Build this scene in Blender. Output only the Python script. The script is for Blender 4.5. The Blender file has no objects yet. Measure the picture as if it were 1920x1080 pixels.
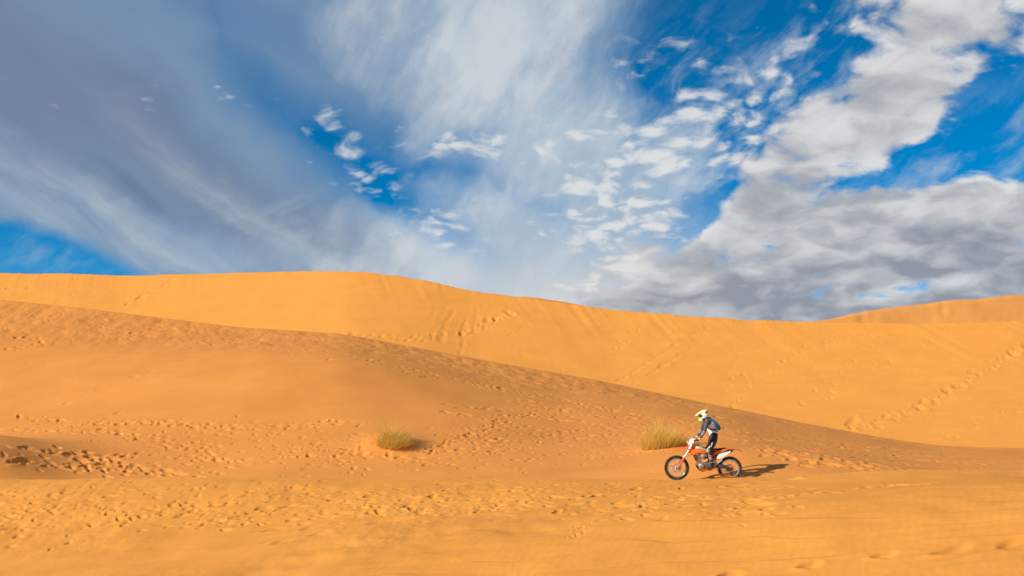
import bpy, bmesh, math, random
import numpy as np
from mathutils import Vector, Matrix, Euler

R = math.radians
random.seed(7)
rng = np.random.default_rng(11)
scene = bpy.context.scene
COL = scene.collection

# ------------------------------------------------------------------ camera
F_PX = 1920 * 35.0 / 36.0          # focal length in pixels of the 1920 wide photograph
HORIZON = 790.0
CAM_Z = 1.6
PITCH = math.atan((HORIZON - 540.0) / F_PX)
cam_d = bpy.data.cameras.new('camera')
cam_d.lens = 35.0
cam_d.sensor_width = 36.0
cam_d.clip_start = 0.1
cam_d.clip_end = 20000.0
cam = bpy.data.objects.new('camera', cam_d)
cam.location = (0, 0, CAM_Z)
cam.rotation_euler = (R(90) + PITCH, 0, 0)
COL.objects.link(cam)
scene.camera = cam

# ------------------------------------------------------------------ sun and exposure
SUN_EL, SUN_AZ = R(28.0), R(63.0)   # azimuth counted from behind the camera towards the left
to_sun = Vector((-math.cos(SUN_EL) * math.sin(SUN_AZ), -math.cos(SUN_EL) * math.cos(SUN_AZ), math.sin(SUN_EL)))
sun_d = bpy.data.lights.new('sun', 'SUN')
sun_d.energy = 5.0
sun_d.angle = R(0.6)
sun_d.color = (1.0, 0.95, 0.84)
sun = bpy.data.objects.new('sun', sun_d)
sun.rotation_euler = to_sun.to_track_quat('Z', 'Y').to_euler()
sun.location = to_sun * 60
COL.objects.link(sun)
vs = scene.view_settings
vs.view_transform = 'Standard'
vs.look = 'None'
EXPO = 0.22
vs.exposure = EXPO
vs.gamma = 1.0
vs.use_curve_mapping = False

def pix_dir(px, py):
    """world direction (not normalised) of a pixel of the photograph"""
    u, w = (px - 960.0) / F_PX, (540.0 - py) / F_PX
    return (u, math.cos(PITCH) - w * math.sin(PITCH), math.sin(PITCH) + w * math.cos(PITCH))

def pix_at(px, py, Y):
    d = pix_dir(px, py)
    k = Y / d[1]
    return (d[0] * k, Y, CAM_Z + d[2] * k)

# ------------------------------------------------------------------ world: physical sky with drifting cloud layers
world = bpy.data.worlds.new('World')
scene.world = world
world.use_nodes = True
WT = world.node_tree
WT.nodes.clear()
SKY_STRENGTH = 0.1

class X:
    """a float socket with arithmetic"""
    def __init__(s, sock): s.s = sock
    @staticmethod
    def m(op, *a, clamp=False):
        n = WT.nodes.new('ShaderNodeMath'); n.operation = op; n.use_clamp = clamp
        for i, v in enumerate(a):
            if isinstance(v, X): WT.links.new(v.s, n.inputs[i])
            else: n.inputs[i].default_value = v
        return X(n.outputs[0])
    def __add__(s, o): return X.m('ADD', s, o)
    __radd__ = __add__
    def __sub__(s, o): return X.m('SUBTRACT', s, o)
    def __rsub__(s, o): return X.m('SUBTRACT', o, s)
    def __mul__(s, o): return X.m('MULTIPLY', s, o)
    __rmul__ = __mul__
    def __truediv__(s, o): return X.m('DIVIDE', s, o)
    def clamp(s): return X.m('ADD', s, 0.0, clamp=True)
    def max(s, o): return X.m('MAXIMUM', s, o)
    def min(s, o): return X.m('MINIMUM', s, o)
    def pow(s, o): return X.m('POWER', s, o)

def sstep(x, a, b, lo=0.0, hi=1.0):
    n = WT.nodes.new('ShaderNodeMapRange'); n.interpolation_type = 'SMOOTHSTEP'; n.clamp = True
    WT.links.new(x.s, n.inputs[0])
    for i, v in zip((1, 2, 3, 4), (a, b, lo, hi)): n.inputs[i].default_value = v
    return X(n.outputs[0])

def comb(x, y, z=0.0):
    n = WT.nodes.new('ShaderNodeCombineXYZ')
    for i, v in enumerate((x, y, z)):
        if isinstance(v, X): WT.links.new(v.s, n.inputs[i])
        else: n.inputs[i].default_value = v
    return n.outputs[0]

def wnoise(vec, scale, detail=4, rough=0.5, dist=0.0, lac=2.0):
    n = WT.nodes.new('ShaderNodeTexNoise'); n.noise_dimensions = '2D'
    WT.links.new(vec, n.inputs['Vector'])
    n.inputs['Scale'].default_value = scale; n.inputs['Detail'].default_value = detail
    n.inputs['Roughness'].default_value = rough; n.inputs['Distortion'].default_value = dist
    n.inputs['Lacunarity'].default_value = lac
    return X(n.outputs[0])

def mapping(vec, loc=(0, 0, 0), rot=0.0, scale=(1, 1, 1), kind='TEXTURE'):
    n = WT.nodes.new('ShaderNodeMapping'); n.vector_type = kind
    WT.links.new(vec, n.inputs[0])
    n.inputs[1].default_value = loc; n.inputs[2].default_value = (0, 0, rot); n.inputs[3].default_value = scale
    return n.outputs[0]

def length(vec):
    n = WT.nodes.new('ShaderNodeVectorMath'); n.operation = 'LENGTH'
    WT.links.new(vec, n.inputs[0])
    return X(n.outputs['Value'])

def mixc(fac, a, b):
    n = WT.nodes.new('ShaderNodeMix'); n.data_type = 'RGBA'
    WT.links.new(fac.s, n.inputs[0])
    for i, v in ((6, a), (7, b)):
        if isinstance(v, tuple): n.inputs[i].default_value = v
        else: WT.links.new(v, n.inputs[i])
    return n.outputs[2]

def lin(r, g, b, k=1.0):
    f = lambda c: ((c / 255.0 + 0.055) / 1.055) ** 2.4 if c > 10 else c / 255.0 / 12.92
    return (f(r) * k, f(g) * k, f(b) * k, 1.0)

def CC(r, g, b): return lin(r, g, b, 1.0 / SKY_STRENGTH / 2 ** EXPO)

tc = WT.nodes.new('ShaderNodeTexCoord')
DIR = tc.outputs['Generated']
sp = WT.nodes.new('ShaderNodeSeparateXYZ'); WT.links.new(DIR, sp.inputs[0])
dx, dy, dz = X(sp.outputs[0]), X(sp.outputs[1]), X(sp.outputs[2])
az = X.m('ARCTAN2', dx, dy) * (180 / math.pi)
el = X.m('ARCSINE', dz) * (180 / math.pi)
AE = comb(az, el)
zz = dz.max(0.0) + 0.32
P = comb(dx / zz, dy / zz, 0.0)              # a flat cloud deck seen in perspective

def to_ae(px, py):
    d = Vector(pix_dir(px, py)).normalized()
    return math.degrees(math.atan2(d.x, d.y)), math.degrees(math.asin(d.z))

D_PX = math.degrees(1.0 / F_PX)
# wobble the layout so no outline is a clean ellipse
w1 = WT.nodes.new('ShaderNodeTexNoise'); WT.links.new(AE, w1.inputs['Vector'])
w1.inputs['Scale'].default_value = 0.16; w1.inputs['Detail'].default_value = 5; w1.inputs['Roughness'].default_value = 0.55
wv = WT.nodes.new('ShaderNodeVectorMath'); wv.operation = 'SUBTRACT'; WT.links.new(w1.outputs['Color'], wv.inputs[0]); wv.inputs[1].default_value = (0.5, 0.5, 0.5)
wm = WT.nodes.new('ShaderNodeVectorMath'); wm.operation = 'MULTIPLY_ADD'; WT.links.new(wv.outputs[0], wm.inputs[0])
wm.inputs[1].default_value = (7.0, 5.0, 0.0); WT.links.new(AE, wm.inputs[2])
AEW = wm.outputs[0]
wm2 = WT.nodes.new('ShaderNodeVectorMath'); wm2.operation = 'MULTIPLY_ADD'; WT.links.new(wv.outputs[0], wm2.inputs[0])
wm2.inputs[1].default_value = (3.0, 2.2, 0.0); WT.links.new(AE, wm2.inputs[2])
AES = wm2.outputs[0]

def blob(px, py, rx, ry, ang=0.0, inner=0.0, vec=None):
    """soft patch of sky: centre and half sizes in pixels of the photograph, ang = clockwise tilt in the picture"""
    a, e = to_ae(px, py)
    m = mapping(vec or AEW, (a, e, 0), -R(ang), (rx * D_PX, ry * D_PX, 1))
    return sstep(length(m), inner, 1.0, 1.0, 0.0)

def total(*bl):
    t = bl[0]
    for b in bl[1:]: t = t.max(b)
    return t

# the clear sky
sky = WT.nodes.new('ShaderNodeTexSky'); sky.sky_type = 'NISHITA'; sky.sun_disc = False
sky.sun_elevation = SUN_EL
sky.sun_rotation = math.atan2(to_sun.x, to_sun.y)
sky.altitude = 3500.0; sky.air_density = 1.0; sky.dust_density = 0.0; sky.ozone_density = 3.0
hs = WT.nodes.new('ShaderNodeHueSaturation'); WT.links.new(sky.outputs[0], hs.inputs['Color'])
hs.inputs['Hue'].default_value = 0.491; hs.inputs['Saturation'].default_value = 1.45; hs.inputs['Value'].default_value = 1.0
col = hs.outputs[0]

# layer 1: thin high veil in long bands running down to the right
fib = wnoise(mapping(AES, (0, 0, 0), -R(36), (11.0, 3.0, 1)), 1.0, 4, 0.5)
fib2 = wnoise(mapping(AES, (3, 7, 0), -R(31), (6.0, 1.1, 1)), 1.0, 7, 0.6)
veil = total(blob(-100, 120, 1050, 560, 33, 0.5), blob(420, 350, 800, 260, 33, 0.4), blob(560, 60, 420, 330, 10, 0.2) * 0.85)
hole = total(blob(60, 488, 300, 66, 10, 0.5, AES) * 1.1, blob(600, 270, 180, 120, 60, 0.0, AES) * 0.62,
             blob(780, 400, 230, 75, 35, 0.15, AES) * 1.0, blob(500, 170, 240, 110, 35, 0.0, AES) * 0.5, blob(480, 40, 300, 100, 10, 0.0, AES) * 0.25)
veil = (veil * (fib * 0.3 + 0.84) - hole * 0.95).clamp()
band = total(blob(350, 300, 760, 130, 36, 0.1), blob(20, 130, 520, 300, 35, 0.1) * 0.9, blob(640, 470, 330, 110, 28, 0.0) * 0.95)
streak = total(blob(240, 345, 130, 26, 32, 0.0, AES), blob(170, 320, 60, 18, 20, 0.0, AES) * 0.7)
light = total(blob(260, 430, 560, 60, 29, 0.0), blob(470, 395, 420, 60, 33, 0.0) * 0.75, blob(60, 400, 330, 70, 28, 0.0) * 0.7)
vcol = mixc((band * (fib2 * 0.35 + 0.72)).clamp(), CC(126, 152, 181), CC(115, 129, 154))
vcol = mixc((light * (fib2 * 1.5 - 0.2)).clamp(), vcol, CC(180, 194, 204))
vcol = mixc((streak * (fib2 * 1.8 - 0.2)).clamp(), vcol, CC(102, 122, 150))
col = mixc(veil * 0.95, col, vcol)

# layer 2: the bright feathery mass in the middle
fea = wnoise(mapping(AES, (11, 3, 0), R(62), (8.0, 3.6, 1)), 1.0, 7, 0.58)
mass = total(blob(930, 20, 400, 360, 0, 0.1), blob(1040, 270, 420, 290, 35, 0.15), blob(1010, 500, 560, 210, 10, 0.3),
             blob(760, 60, 260, 200, 20, 0.0) * 0.6, blob(1120, 380, 330, 260, 0, 0.1) * 0.95, blob(640, 520, 420, 90, 8, 0.0) * 0.6)
mass = ((mass * 1.25 - 0.1 + (fea - 0.5) * 0.9) * sstep(mass, 0.0, 0.35)).clamp()
mass = (mass - blob(800, 410, 220, 60, 30, 0.0, AES) * 0.6 - blob(620, 250, 200, 130, 60, 0.0, AES) * 0.5).clamp()
mcol = mixc(sstep(fea + blob(930, 60, 300, 260, 0, 0.0) * 0.2, 0.36, 0.78), CC(170, 189, 206), CC(210, 215, 219))
col = mixc((mass * 0.9).clamp(), col, mcol)

thin = wnoise(mapping(AES, (5, 2, 0), R(35), (5.0, 2.0, 1)), 1.0, 7, 0.62)
thinm = total(blob(1300, 300, 460, 330, -30, 0.0), blob(1850, 330, 330, 200, -10, 0.0), blob(1500, 120, 420, 200, -30, 0.0) * 0.8, blob(700, 480, 420, 120, 20, 0.0) * 0.7, blob(60, 480, 300, 60, 5, 0.0) * 0.5)
col = mixc((thinm * sstep(thin, 0.42, 0.78) * 0.75).clamp(), col, CC(186, 201, 214))

# pale air low over the sand
low = sstep(el, 5.0, 12.0, 1.0, 0.0) * blob(1040, 560, 460, 330, 0, 0.1)
col = mixc((low * 0.8).clamp(), col, CC(215, 213, 212))

# layer 3: broken altocumulus and cumulus, puffs with lit and shaded sides
def voro(vec, scale, detail=2.0):
    n = WT.nodes.new('ShaderNodeTexVoronoi'); n.feature = 'F1'; n.voronoi_dimensions = '2D'
    WT.links.new(vec, n.inputs['Vector'])
    n.inputs['Scale'].default_value = scale; n.inputs['Detail'].default_value = detail
    n.inputs['Roughness'].default_value = 0.55
    return X(n.outputs['Distance'])
pw = WT.nodes.new('ShaderNodeTexNoise'); WT.links.new(P, pw.inputs['Vector'])
pw.inputs['Scale'].default_value = 5.0; pw.inputs['Detail'].default_value = 4
pv = WT.nodes.new('ShaderNodeVectorMath'); pv.operation = 'MULTIPLY_ADD'; WT.links.new(pw.outputs['Color'], pv.inputs[0])
pv.inputs[1].default_value = (0.13, 0.13, 0.0); WT.links.new(P, pv.inputs[2])
PW = pv.outputs[0]
def puffs(vec):
    return wnoise(vec, 6.5, 7, 0.57) * 1.0 + (0.5 - voro(vec, 9.5, 1.0)) * 0.30
n0 = puffs(PW)
n1 = puffs(mapping(PW, (-0.03, 0.075, 0.0), 0.0, (1, 1, 1), 'POINT'))
small0 = wnoise(PW, 20.0, 6, 0.55) + (0.5 - voro(PW, 24.0, 0.0)) * 0.4
bigm = total(blob(1640, 265, 300, 140, -35, 0.1, AES), blob(1800, 40, 360, 150, 10, 0.0, AES), blob(1650, 190, 420, 160, -32, 0.1, AES), blob(1490, 320, 420, 180, -38, 0.1, AES),
             blob(1700, 530, 760, 230, -2, 0.6, AES), blob(1330, 540, 330, 150, -28, 0.2, AES), blob(1930, 430, 260, 170, 0, 0.2, AES))
gap = total(blob(1780, 290, 220, 60, -8, 0.1, AES), blob(1900, 225, 190, 110, 0, 0.1, AES) , blob(1720, 335, 200, 36, -5, 0.0, AES) * 0.7,
            blob(1720, 545, 150, 24, -8, 0.0, AES) * 0.8, blob(1310, 400, 170, 50, -45, 0.1, AES))
patch = total(blob(1150, 390, 230, 190, 0, 0.0), blob(1290, 240, 270, 150, -25, 0.0), blob(1140, 270, 300, 150, 0, 0.0) * 0.8,
              blob(1420, 150, 260, 120, -35, 0.0) * 0.8, blob(680, 285, 210, 95, 32, 0.0, AES) * 0.74, blob(870, 280, 200, 65, 5, 0.0, AES) * 0.9,
              blob(1230, 90, 300, 110, -8, 0.0) * 0.55, blob(850, 430, 190, 80, 10, 0.0) * 0.65, blob(1530, 60, 200, 80, 0, 0.0) * 0.4)
elsewhere = sstep(X.m('ABSOLUTE', az), 32, 55) * 0.5
cov = total((bigm - gap * 0.55).clamp(), elsewhere)
wisp = wnoise(PW, 2.2, 3, 0.5)
f0 = (n0 - 0.55) * 1.15 + (small0 - 0.55) * 0.9 + (wisp - 0.5) * 0.5
dens = sstep(f0 + cov * 1.3 - 0.5, -0.18, 0.40)
densp = sstep((n0 - 0.55) * 0.6 + (wisp - 0.5) * 0.6 + (small0 - 0.55) * 1.7 + patch * 1.15 - 0.58, -0.2, 0.62)
thick = sstep(f0 * 0.6 + cov * 1.1 - 0.5, 0.05, 0.75)
lit = sstep((n0 - n1) * 1.2 + (small0 - 0.55) * 0.45, -0.42, 0.46)
base = total(blob(1600, 560, 760, 120, -2, 0.2, AES), blob(1480, 420, 420, 110, -30, 0.0, AES) * 0.6, blob(1880, 480, 330, 140, 0, 0.1, AES) * 0.85)
lit = (lit * 0.8 + 0.34 - base * 0.62 * thick - thick * 0.15).clamp()
ccol = mixc(lit, CC(147, 151, 161), CC(224, 223, 222))
col = mixc((densp * 0.84).clamp(), col, mixc(sstep(small0 + (n0 - n1) * 0.6, 0.35, 0.7), CC(172, 187, 204), CC(228, 228, 227)))
col = mixc((dens * 0.95).clamp(), col, ccol)

bg = WT.nodes.new('ShaderNodeBackground'); bg.inputs[1].default_value = SKY_STRENGTH
WT.links.new(col, bg.inputs[0])
wo = WT.nodes.new('ShaderNodeOutputWorld'); WT.links.new(bg.outputs[0], wo.inputs[0])
world.cycles.sampling_method = 'MANUAL'
world.cycles.sample_map_resolution = 512

# ------------------------------------------------------------------ materials
def new_mat(name):
    m = bpy.data.materials.new(name); m.use_nodes = True
    return m, m.node_tree, m.node_tree.nodes['Principled BSDF']

def plain(name, rgb, rough=0.5, metal=0.0, spec=0.5, coat=0.0, dirt=0.12, scale=30.0):
    """paint / plastic / cloth / metal with a little dust and unevenness in it"""
    m, t, b = new_mat(name)
    b.inputs['Roughness'].default_value = rough; b.inputs['Metallic'].default_value = metal
    b.inputs['Specular IOR Level'].default_value = spec; b.inputs['Coat Weight'].default_value = coat
    tcn = t.nodes.new('ShaderNodeTexCoord')
    n = t.nodes.new('ShaderNodeTexNoise'); n.inputs['Scale'].default_value = scale; n.inputs['Detail'].default_value = 5
    t.links.new(tcn.outputs['Object'], n.inputs['Vector'])
    r = t.nodes.new('ShaderNodeMapRange'); r.inputs[1].default_value = 0.45; r.inputs[2].default_value = 0.75
    r.inputs[3].default_value = 0.0; r.inputs[4].default_value = dirt * 2
    t.links.new(n.outputs[0], r.inputs[0])
    mx = t.nodes.new('ShaderNodeMix'); mx.data_type = 'RGBA'
    mx.inputs[6].default_value = (*rgb, 1); mx.inputs[7].default_value = (0.42, 0.22, 0.085, 1)
    t.links.new(r.outputs[0], mx.inputs[0]); t.links.new(mx.outputs[2], b.inputs['Base Color'])
    return m

def sand_mat(name, c1, c2, ripple=0.004, ripple_scale=9.0, grain=0.0015):
    m, t, b = new_mat(name)
    b.inputs['Roughness'].default_value = 0.95; b.inputs['Specular IOR Level'].default_value = 0.12
    tcn = t.nodes.new('ShaderNodeTexCoord')
    n = t.nodes.new('ShaderNodeTexNoise'); n.inputs['Scale'].default_value = 0.35; n.inputs['Detail'].default_value = 8; n.inputs['Roughness'].default_value = 0.65
    t.links.new(tcn.outputs['Object'], n.inputs['Vector'])
    g = t.nodes.new('ShaderNodeTexNoise'); g.inputs['Scale'].default_value = 55.0; g.inputs['Detail'].default_value = 3; g.inputs['Roughness'].default_value = 0.7
    t.links.new(tcn.outputs['Object'], g.inputs['Vector'])
    a = t.nodes.new('ShaderNodeMath'); a.operation = 'MULTIPLY_ADD'; a.inputs[1].default_value = 0.35
    t.links.new(g.outputs[0], a.inputs[0]); t.links.new(n.outputs[0], a.inputs[2])
    r = t.nodes.new('ShaderNodeMapRange'); r.inputs[1].default_value = 0.42; r.inputs[2].default_value = 0.95
    t.links.new(a.outputs[0], r.inputs[0])
    mx = t.nodes.new('ShaderNodeMix'); mx.data_type = 'RGBA'
    mx.inputs[6].default_value = (*c1, 1); mx.inputs[7].default_value = (*c2, 1)
    t.links.new(r.outputs[0], mx.inputs[0]); t.links.new(mx.outputs[2], b.inputs['Base Color'])
    # wind ripples (fine relief) and grain
    mp = t.nodes.new('ShaderNodeMapping'); mp.inputs[2].default_value = (0, 0, R(28)); mp.inputs[3].default_value = (1.0, 1.0, 0.3)
    t.links.new(tcn.outputs['Object'], mp.inputs[0])
    w = t.nodes.new('ShaderNodeTexWave'); w.wave_type = 'BANDS'; w.bands_direction = 'X'
    w.inputs['Scale'].default_value = ripple_scale / 6.3; w.inputs['Distortion'].default_value = 7.0; w.inputs['Detail'].default_value = 3.0
    w.inputs['Detail Scale'].default_value = 1.4
    t.links.new(mp.outputs[0], w.inputs['Vector'])
    pm = t.nodes.new('ShaderNodeMath'); pm.operation = 'MULTIPLY'
    t.links.new(w.outputs['Fac'], pm.inputs[0]); t.links.new(n.outputs[0], pm.inputs[1])
    b1 = t.nodes.new('ShaderNodeBump'); b1.inputs['Distance'].default_value = ripple; b1.inputs['Strength'].default_value = 1.0
    t.links.new(pm.outputs[0], b1.inputs['Height'])
    b2 = t.nodes.new('ShaderNodeBump'); b2.inputs['Distance'].default_value = grain; b2.inputs['Strength'].default_value = 1.0
    t.links.new(g.outputs[0], b2.inputs['Height']); t.links.new(b1.outputs[0], b2.inputs['Normal'])
    t.links.new(b2.outputs[0], b.inputs['Normal'])
    return m

SAND_A, SAND_B = (0.562, 0.221, 0.039), (0.722, 0.293, 0.055)
M_sand = sand_mat('sand', SAND_A, SAND_B)
M_sand_far = sand_mat('sand_far', (0.60, 0.240, 0.044), (0.68, 0.275, 0.052), 0.006, 4.0)
M_sand_pale = sand_mat('sand_pale', (0.62, 0.262, 0.066), (0.70, 0.300, 0.078), 0.006, 4.0)
M_sand_shade = sand_mat('sand_shade_hue', (0.575, 0.214, 0.046), (0.72, 0.274, 0.060))  # middle dune: the redder hue of its shade is put into the sand colour

# ------------------------------------------------------------------ terrain
def perlin(x, y, seed=0):
    xi = np.floor(x).astype(np.int64); yi = np.floor(y).astype(np.int64)
    xf = x - xi; yf = y - yi
    def grad(ix, iy):
        h = (ix * 374761393 + iy * 668265263 + seed * 974711) & 0x7fffffff
        h = ((h ^ (h >> 13)) * 1274126177) & 0x7fffffff
        a = (h & 0xffff) * (2 * np.pi / 65536.0)
        return np.cos(a), np.sin(a)
    u = xf * xf * xf * (xf * (xf * 6 - 15) + 10); v = yf * yf * yf * (yf * (yf * 6 - 15) + 10)
    def dot(ox, oy):
        gx, gy = grad(xi + ox, yi + oy)
        return gx * (xf - ox) + gy * (yf - oy)
    a = dot(0, 0); b = dot(1, 0); c = dot(0, 1); d = dot(1, 1)
    return ((a + (b - a) * u) + ((c + (d - c) * u) - (a + (b - a) * u)) * v) * 1.5

def fbm(x, y, octv=4, seed=0, gain=0.5):
    t = np.zeros_like(x); a = 1.0
    for k in range(octv):
        t += a * perlin(x * 2 ** k + 13.7 * k, y * 2 ** k - 7.1 * k, seed + k); a *= gain
    return t

def smooth(a, b, x):
    t = np.clip((x - a) / (b - a), 0, 1)
    return t * t * (3 - 2 * t)

def u_of(px, py):
    d = pix_dir(px, py); return d[0] / d[1]

def curve(points):
    """points (px, py, depth) on a crest -> functions of u = X/Y giving depth and height"""
    us, Y, Z = [], [], []
    for px, py, dep in points:
        p = pix_at(px, py, dep); us.append(p[0] / p[1]); Y.append(p[1]); Z.append(p[2])
    us, Y, Z = map(np.array, (us, Y, Z))
    uu = np.linspace(-1.3, 1.3, 2601)
    def sm(v, w):
        vi = np.interp(uu, us, v); k = np.hanning(w); k /= k.sum()
        return np.convolve(np.pad(vi, w // 2, mode='edge'), k, mode='valid')[:len(uu)]
    Ys, Zs = sm(Y, 61), sm(Z, 41)
    return (lambda u: np.interp(u, uu, Ys)), (lambda u: np.interp(u, uu, Zs))

def fan_columns(step, inner=0.56, outer=1.15, n=34):
    c = np.arange(-inner, inner + step / 2, step)
    k = (np.linspace(0, 1, n + 1)[1:] ** 1.5) * (outer - inner) + inner
    return np.concatenate([-k[::-1], c, k])

class Grid:
    """one sheet of sand: rows of points by distance, columns by bearing"""
    def __init__(s, name, u, Y):
        s.name, s.u, s.Y = name, u, Y                 # Y is (rows, cols)
        s.X = Y * u[None, :]; s.Z = np.zeros_like(Y)
    def hit(s, px, py, wander=0.0):
        d = pix_dir(px, py)
        u = d[0] / d[1]
        j = int(np.clip(np.searchsorted(s.u, u), 0, len(s.u) - 1))
        ray = CAM_Z + s.Y[:, j] * d[2] / d[1]
        k = np.nonzero(s.Z[:, j] >= ray)[0]
        if len(k) == 0: return None
        i = k[0]
        return float(s.X[i, j]), float(s.Y[i, j]), float(s.Z[i, j])
    def window(s, x, y, r):
        j0 = np.searchsorted(s.u, (x - r) / (y + r if x - r > 0 else y - r)) - 1
        j1 = np.searchsorted(s.u, (x + r) / (y - r if x + r > 0 else y + r)) + 1
        j0, j1 = max(j0, 0), min(j1, len(s.u))
        if j1 <= j0: return None
        jm = min((j0 + j1) // 2, len(s.u) - 1)
        i0 = np.searchsorted(s.Y[:, jm], y - r * 1.3) - 2; i1 = np.searchsorted(s.Y[:, jm], y + r * 1.3) + 2
        i0, i1 = max(i0, 0), min(i1, s.Y.shape[0])
        if i1 <= i0: return None
        return slice(i0, i1), slice(j0, j1)
    def stamp(s, x, y, a, b, ang, depth, rim=0.35, push=0.5):
        q_ = random.lognormvariate(0, 0.28); depth *= 0.5 * q_; a *= 0.57 * q_ ** 0.7 * random.uniform(0.85, 1.35); b *= 0.57 * q_ ** 0.7
        """a trodden pit with a pushed-up rim"""
        w = s.window(x, y, max(a, b) * 2.4)
        if w is None: return
        dx = s.X[w] - x; dy = s.Y[w] - y
        ca, sa = math.cos(ang), math.sin(ang)
        p = (dx * ca + dy * sa) / a; q = (-dx * sa + dy * ca) / b
        th_ = np.arctan2(q, p); wob = 1.0 + 0.2 * np.sin(3 * th_ + x * 9.0) + 0.15 * np.sin(2 * th_ + y * 11.0)
        d2 = (p * p + q * q) * wob
        d = np.sqrt(d2)
        s.Z[w] += depth * (-np.exp(-d2 * d2 * 0.9) * (1 - 0.35 * p.clip(-1, 1)) + rim * 0.6 * np.exp(-((d - 1.4) / 0.45) ** 2) * (1 - push * p / np.maximum(d, 0.3)) * (0.7 + 0.5 * np.sin(2 * np.arctan2(q, p) + y * 7.0)))
    def build(s, mat):
        nr, nc = s.Y.shape
        co = np.empty((nr * nc, 3), np.float32)
        co[:, 0] = s.X.ravel(); co[:, 1] = s.Y.ravel(); co[:, 2] = s.Z.ravel()
        idx = np.arange(nr * nc, dtype=np.int32).reshape(nr, nc)
        q = np.stack([idx[:-1, :-1], idx[:-1, 1:], idx[1:, 1:], idx[1:, :-1]], -1).reshape(-1, 4)
        me = bpy.data.meshes.new(s.name)
        me.vertices.add(len(co)); me.vertices.foreach_set('co', co.ravel())
        me.loops.add(q.size); me.loops.foreach_set('vertex_index', q.ravel())
        me.polygons.add(len(q)); me.polygons.foreach_set('loop_start', np.arange(0, q.size, 4, dtype=np.int32))
        me.polygons.foreach_set('use_smooth', np.ones(len(q), bool))
        me.update(calc_edges=True); me.validate()
        me.materials.append(mat)
        o = bpy.data.objects.new(s.name, me); COL.objects.link(o)
        o['kind'] = 'structure'
        return o

u_main = fan_columns(0.00102)
u_back = fan_columns(0.00128)

# --- foreground sheet: near slope, trodden shelf, edge near the rider, then down into the hollow
edge_pts = [(-900, 900, 36.0), (-300, 898, 34.2), (0, 897, 33.0), (300, 897, 32.0), (700, 898, 30.4), (1000, 898, 29.2), (1260, 897.5, 28.2), (1380, 896.5, 27.8), (1460, 894, 27.4),
            (1560, 890, 27.0), (1700, 884, 26.6), (1920, 878, 26.0), (2300, 870, 25.5), (3000, 866, 25)]
Ye, Ze = curve(edge_pts)
SLOPE = 0.14
tr = np.concatenate([np.linspace(0, 0.72, 18)[:-1], np.linspace(0.72, 1.0, 385)])
pyr = 1500 + (899 - 1500) * tr                     # even steps in the picture
Yr = (CAM_Z + SLOPE * 28) / ((pyr - HORIZON) / F_PX + SLOPE)
Yr = np.sort(Yr); Yr = (Yr - Yr[0]) / (Yr[-1] - Yr[0])
beyond = np.array([0.10, 0.25, 0.5, 0.8, 1.2, 1.7, 2.3, 3.0, 4.0, 6.0])
ye = Ye(u_main)
Yf = np.concatenate([4.0 + (ye[None, :] - 4.0) * Yr[:, None], ye[None, :] + beyond[:, None]], 0)
G1 = Grid('foreground_sand', u_main, Yf)
tt = (Yf - 4.0) / (ye[None, :] - 4.0)
ze = Ze(u_main)[None, :]
inside = np.clip(tt, 0, 1)
shelf = 22.8 + 1.5 * fbm(G1.X * 0.06 + 3, G1.X * 0 + 0.5, 3, 5) + np.clip(G1.X, -12, 14) * 0.10     # the shelf starts farther off on the right side
fall = np.clip(shelf - Yf, 0, 30)
z = ze * smooth(8, 30, Yf) + SLOPE * np.minimum(Yf - ye[None, :], 0) - 0.17 * np.where(fall > 2.0, fall - 1.0, fall * fall / 4.0)
near = smooth(14.5, 3.0, Yf); z = z * (1 - near) - 0.1 * near
z += 0.055 * np.clip(G1.X, -14, 14) * smooth(0.0, 6.0, ye[None, :] - Yf) * (1 - near)
z += 0.08 * fbm(G1.X * 0.16, Yf * 0.22, 4, 21)
out = np.clip(Yf - ye[None, :], 0, 50)
z -= 0.10 * out + np.where(out < 1.2, out * out * 0.22, 0.317 + 0.6 * (out - 1.2))
G1.Z = z
# long low wind steps on the near slope
ph = Yf * 1.0 + 0.06 * G1.X + 1.5 * fbm(G1.X * 0.09, Yf * 0.16, 4, 31)
fr = ph - np.floor(ph)
ampl = (0.75 + 0.75 * fbm(G1.X * 0.13 + 5, Yf * 0.3, 2, 8)).clip(0, 1.2) * smooth(0.0, 2.5, shelf - Yf)
stepw = np.where(fr < 0.90, fr / 0.90, (1 - fr) / 0.10)
G1.Z += 0.07 * ampl * stepw * smooth(4, 7, Yf)
G1.Z += 0.016 * (0.4 + ampl) * fbm(G1.X * 0.6, Yf * 2.2, 4, 77) * smooth(6, 12, Yf)
G1.Z += 0.055 * fbm(G1.X * 0.55, Yf * 0.7, 3, 78) * np.exp(-((Yf - shelf) / 1.2) ** 2) * smooth(8, 2, G1.X)
# rough trodden shelf
rough = smooth(-1.0, 1.2, Yf - shelf) * smooth(0.3, 2.0, ye[None, :] - Yf + 1.0) * smooth(9, 4, G1.X) 
rough_n = fbm(G1.X * 1.5, Yf * 1.2, 4, 41)
G1.Z += 0.028 * rough * rough_n * (0.5 + 0.8 * fbm(G1.X * 0.2, Yf * 0.3, 2, 15).clip(-0.5, 1))
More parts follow.
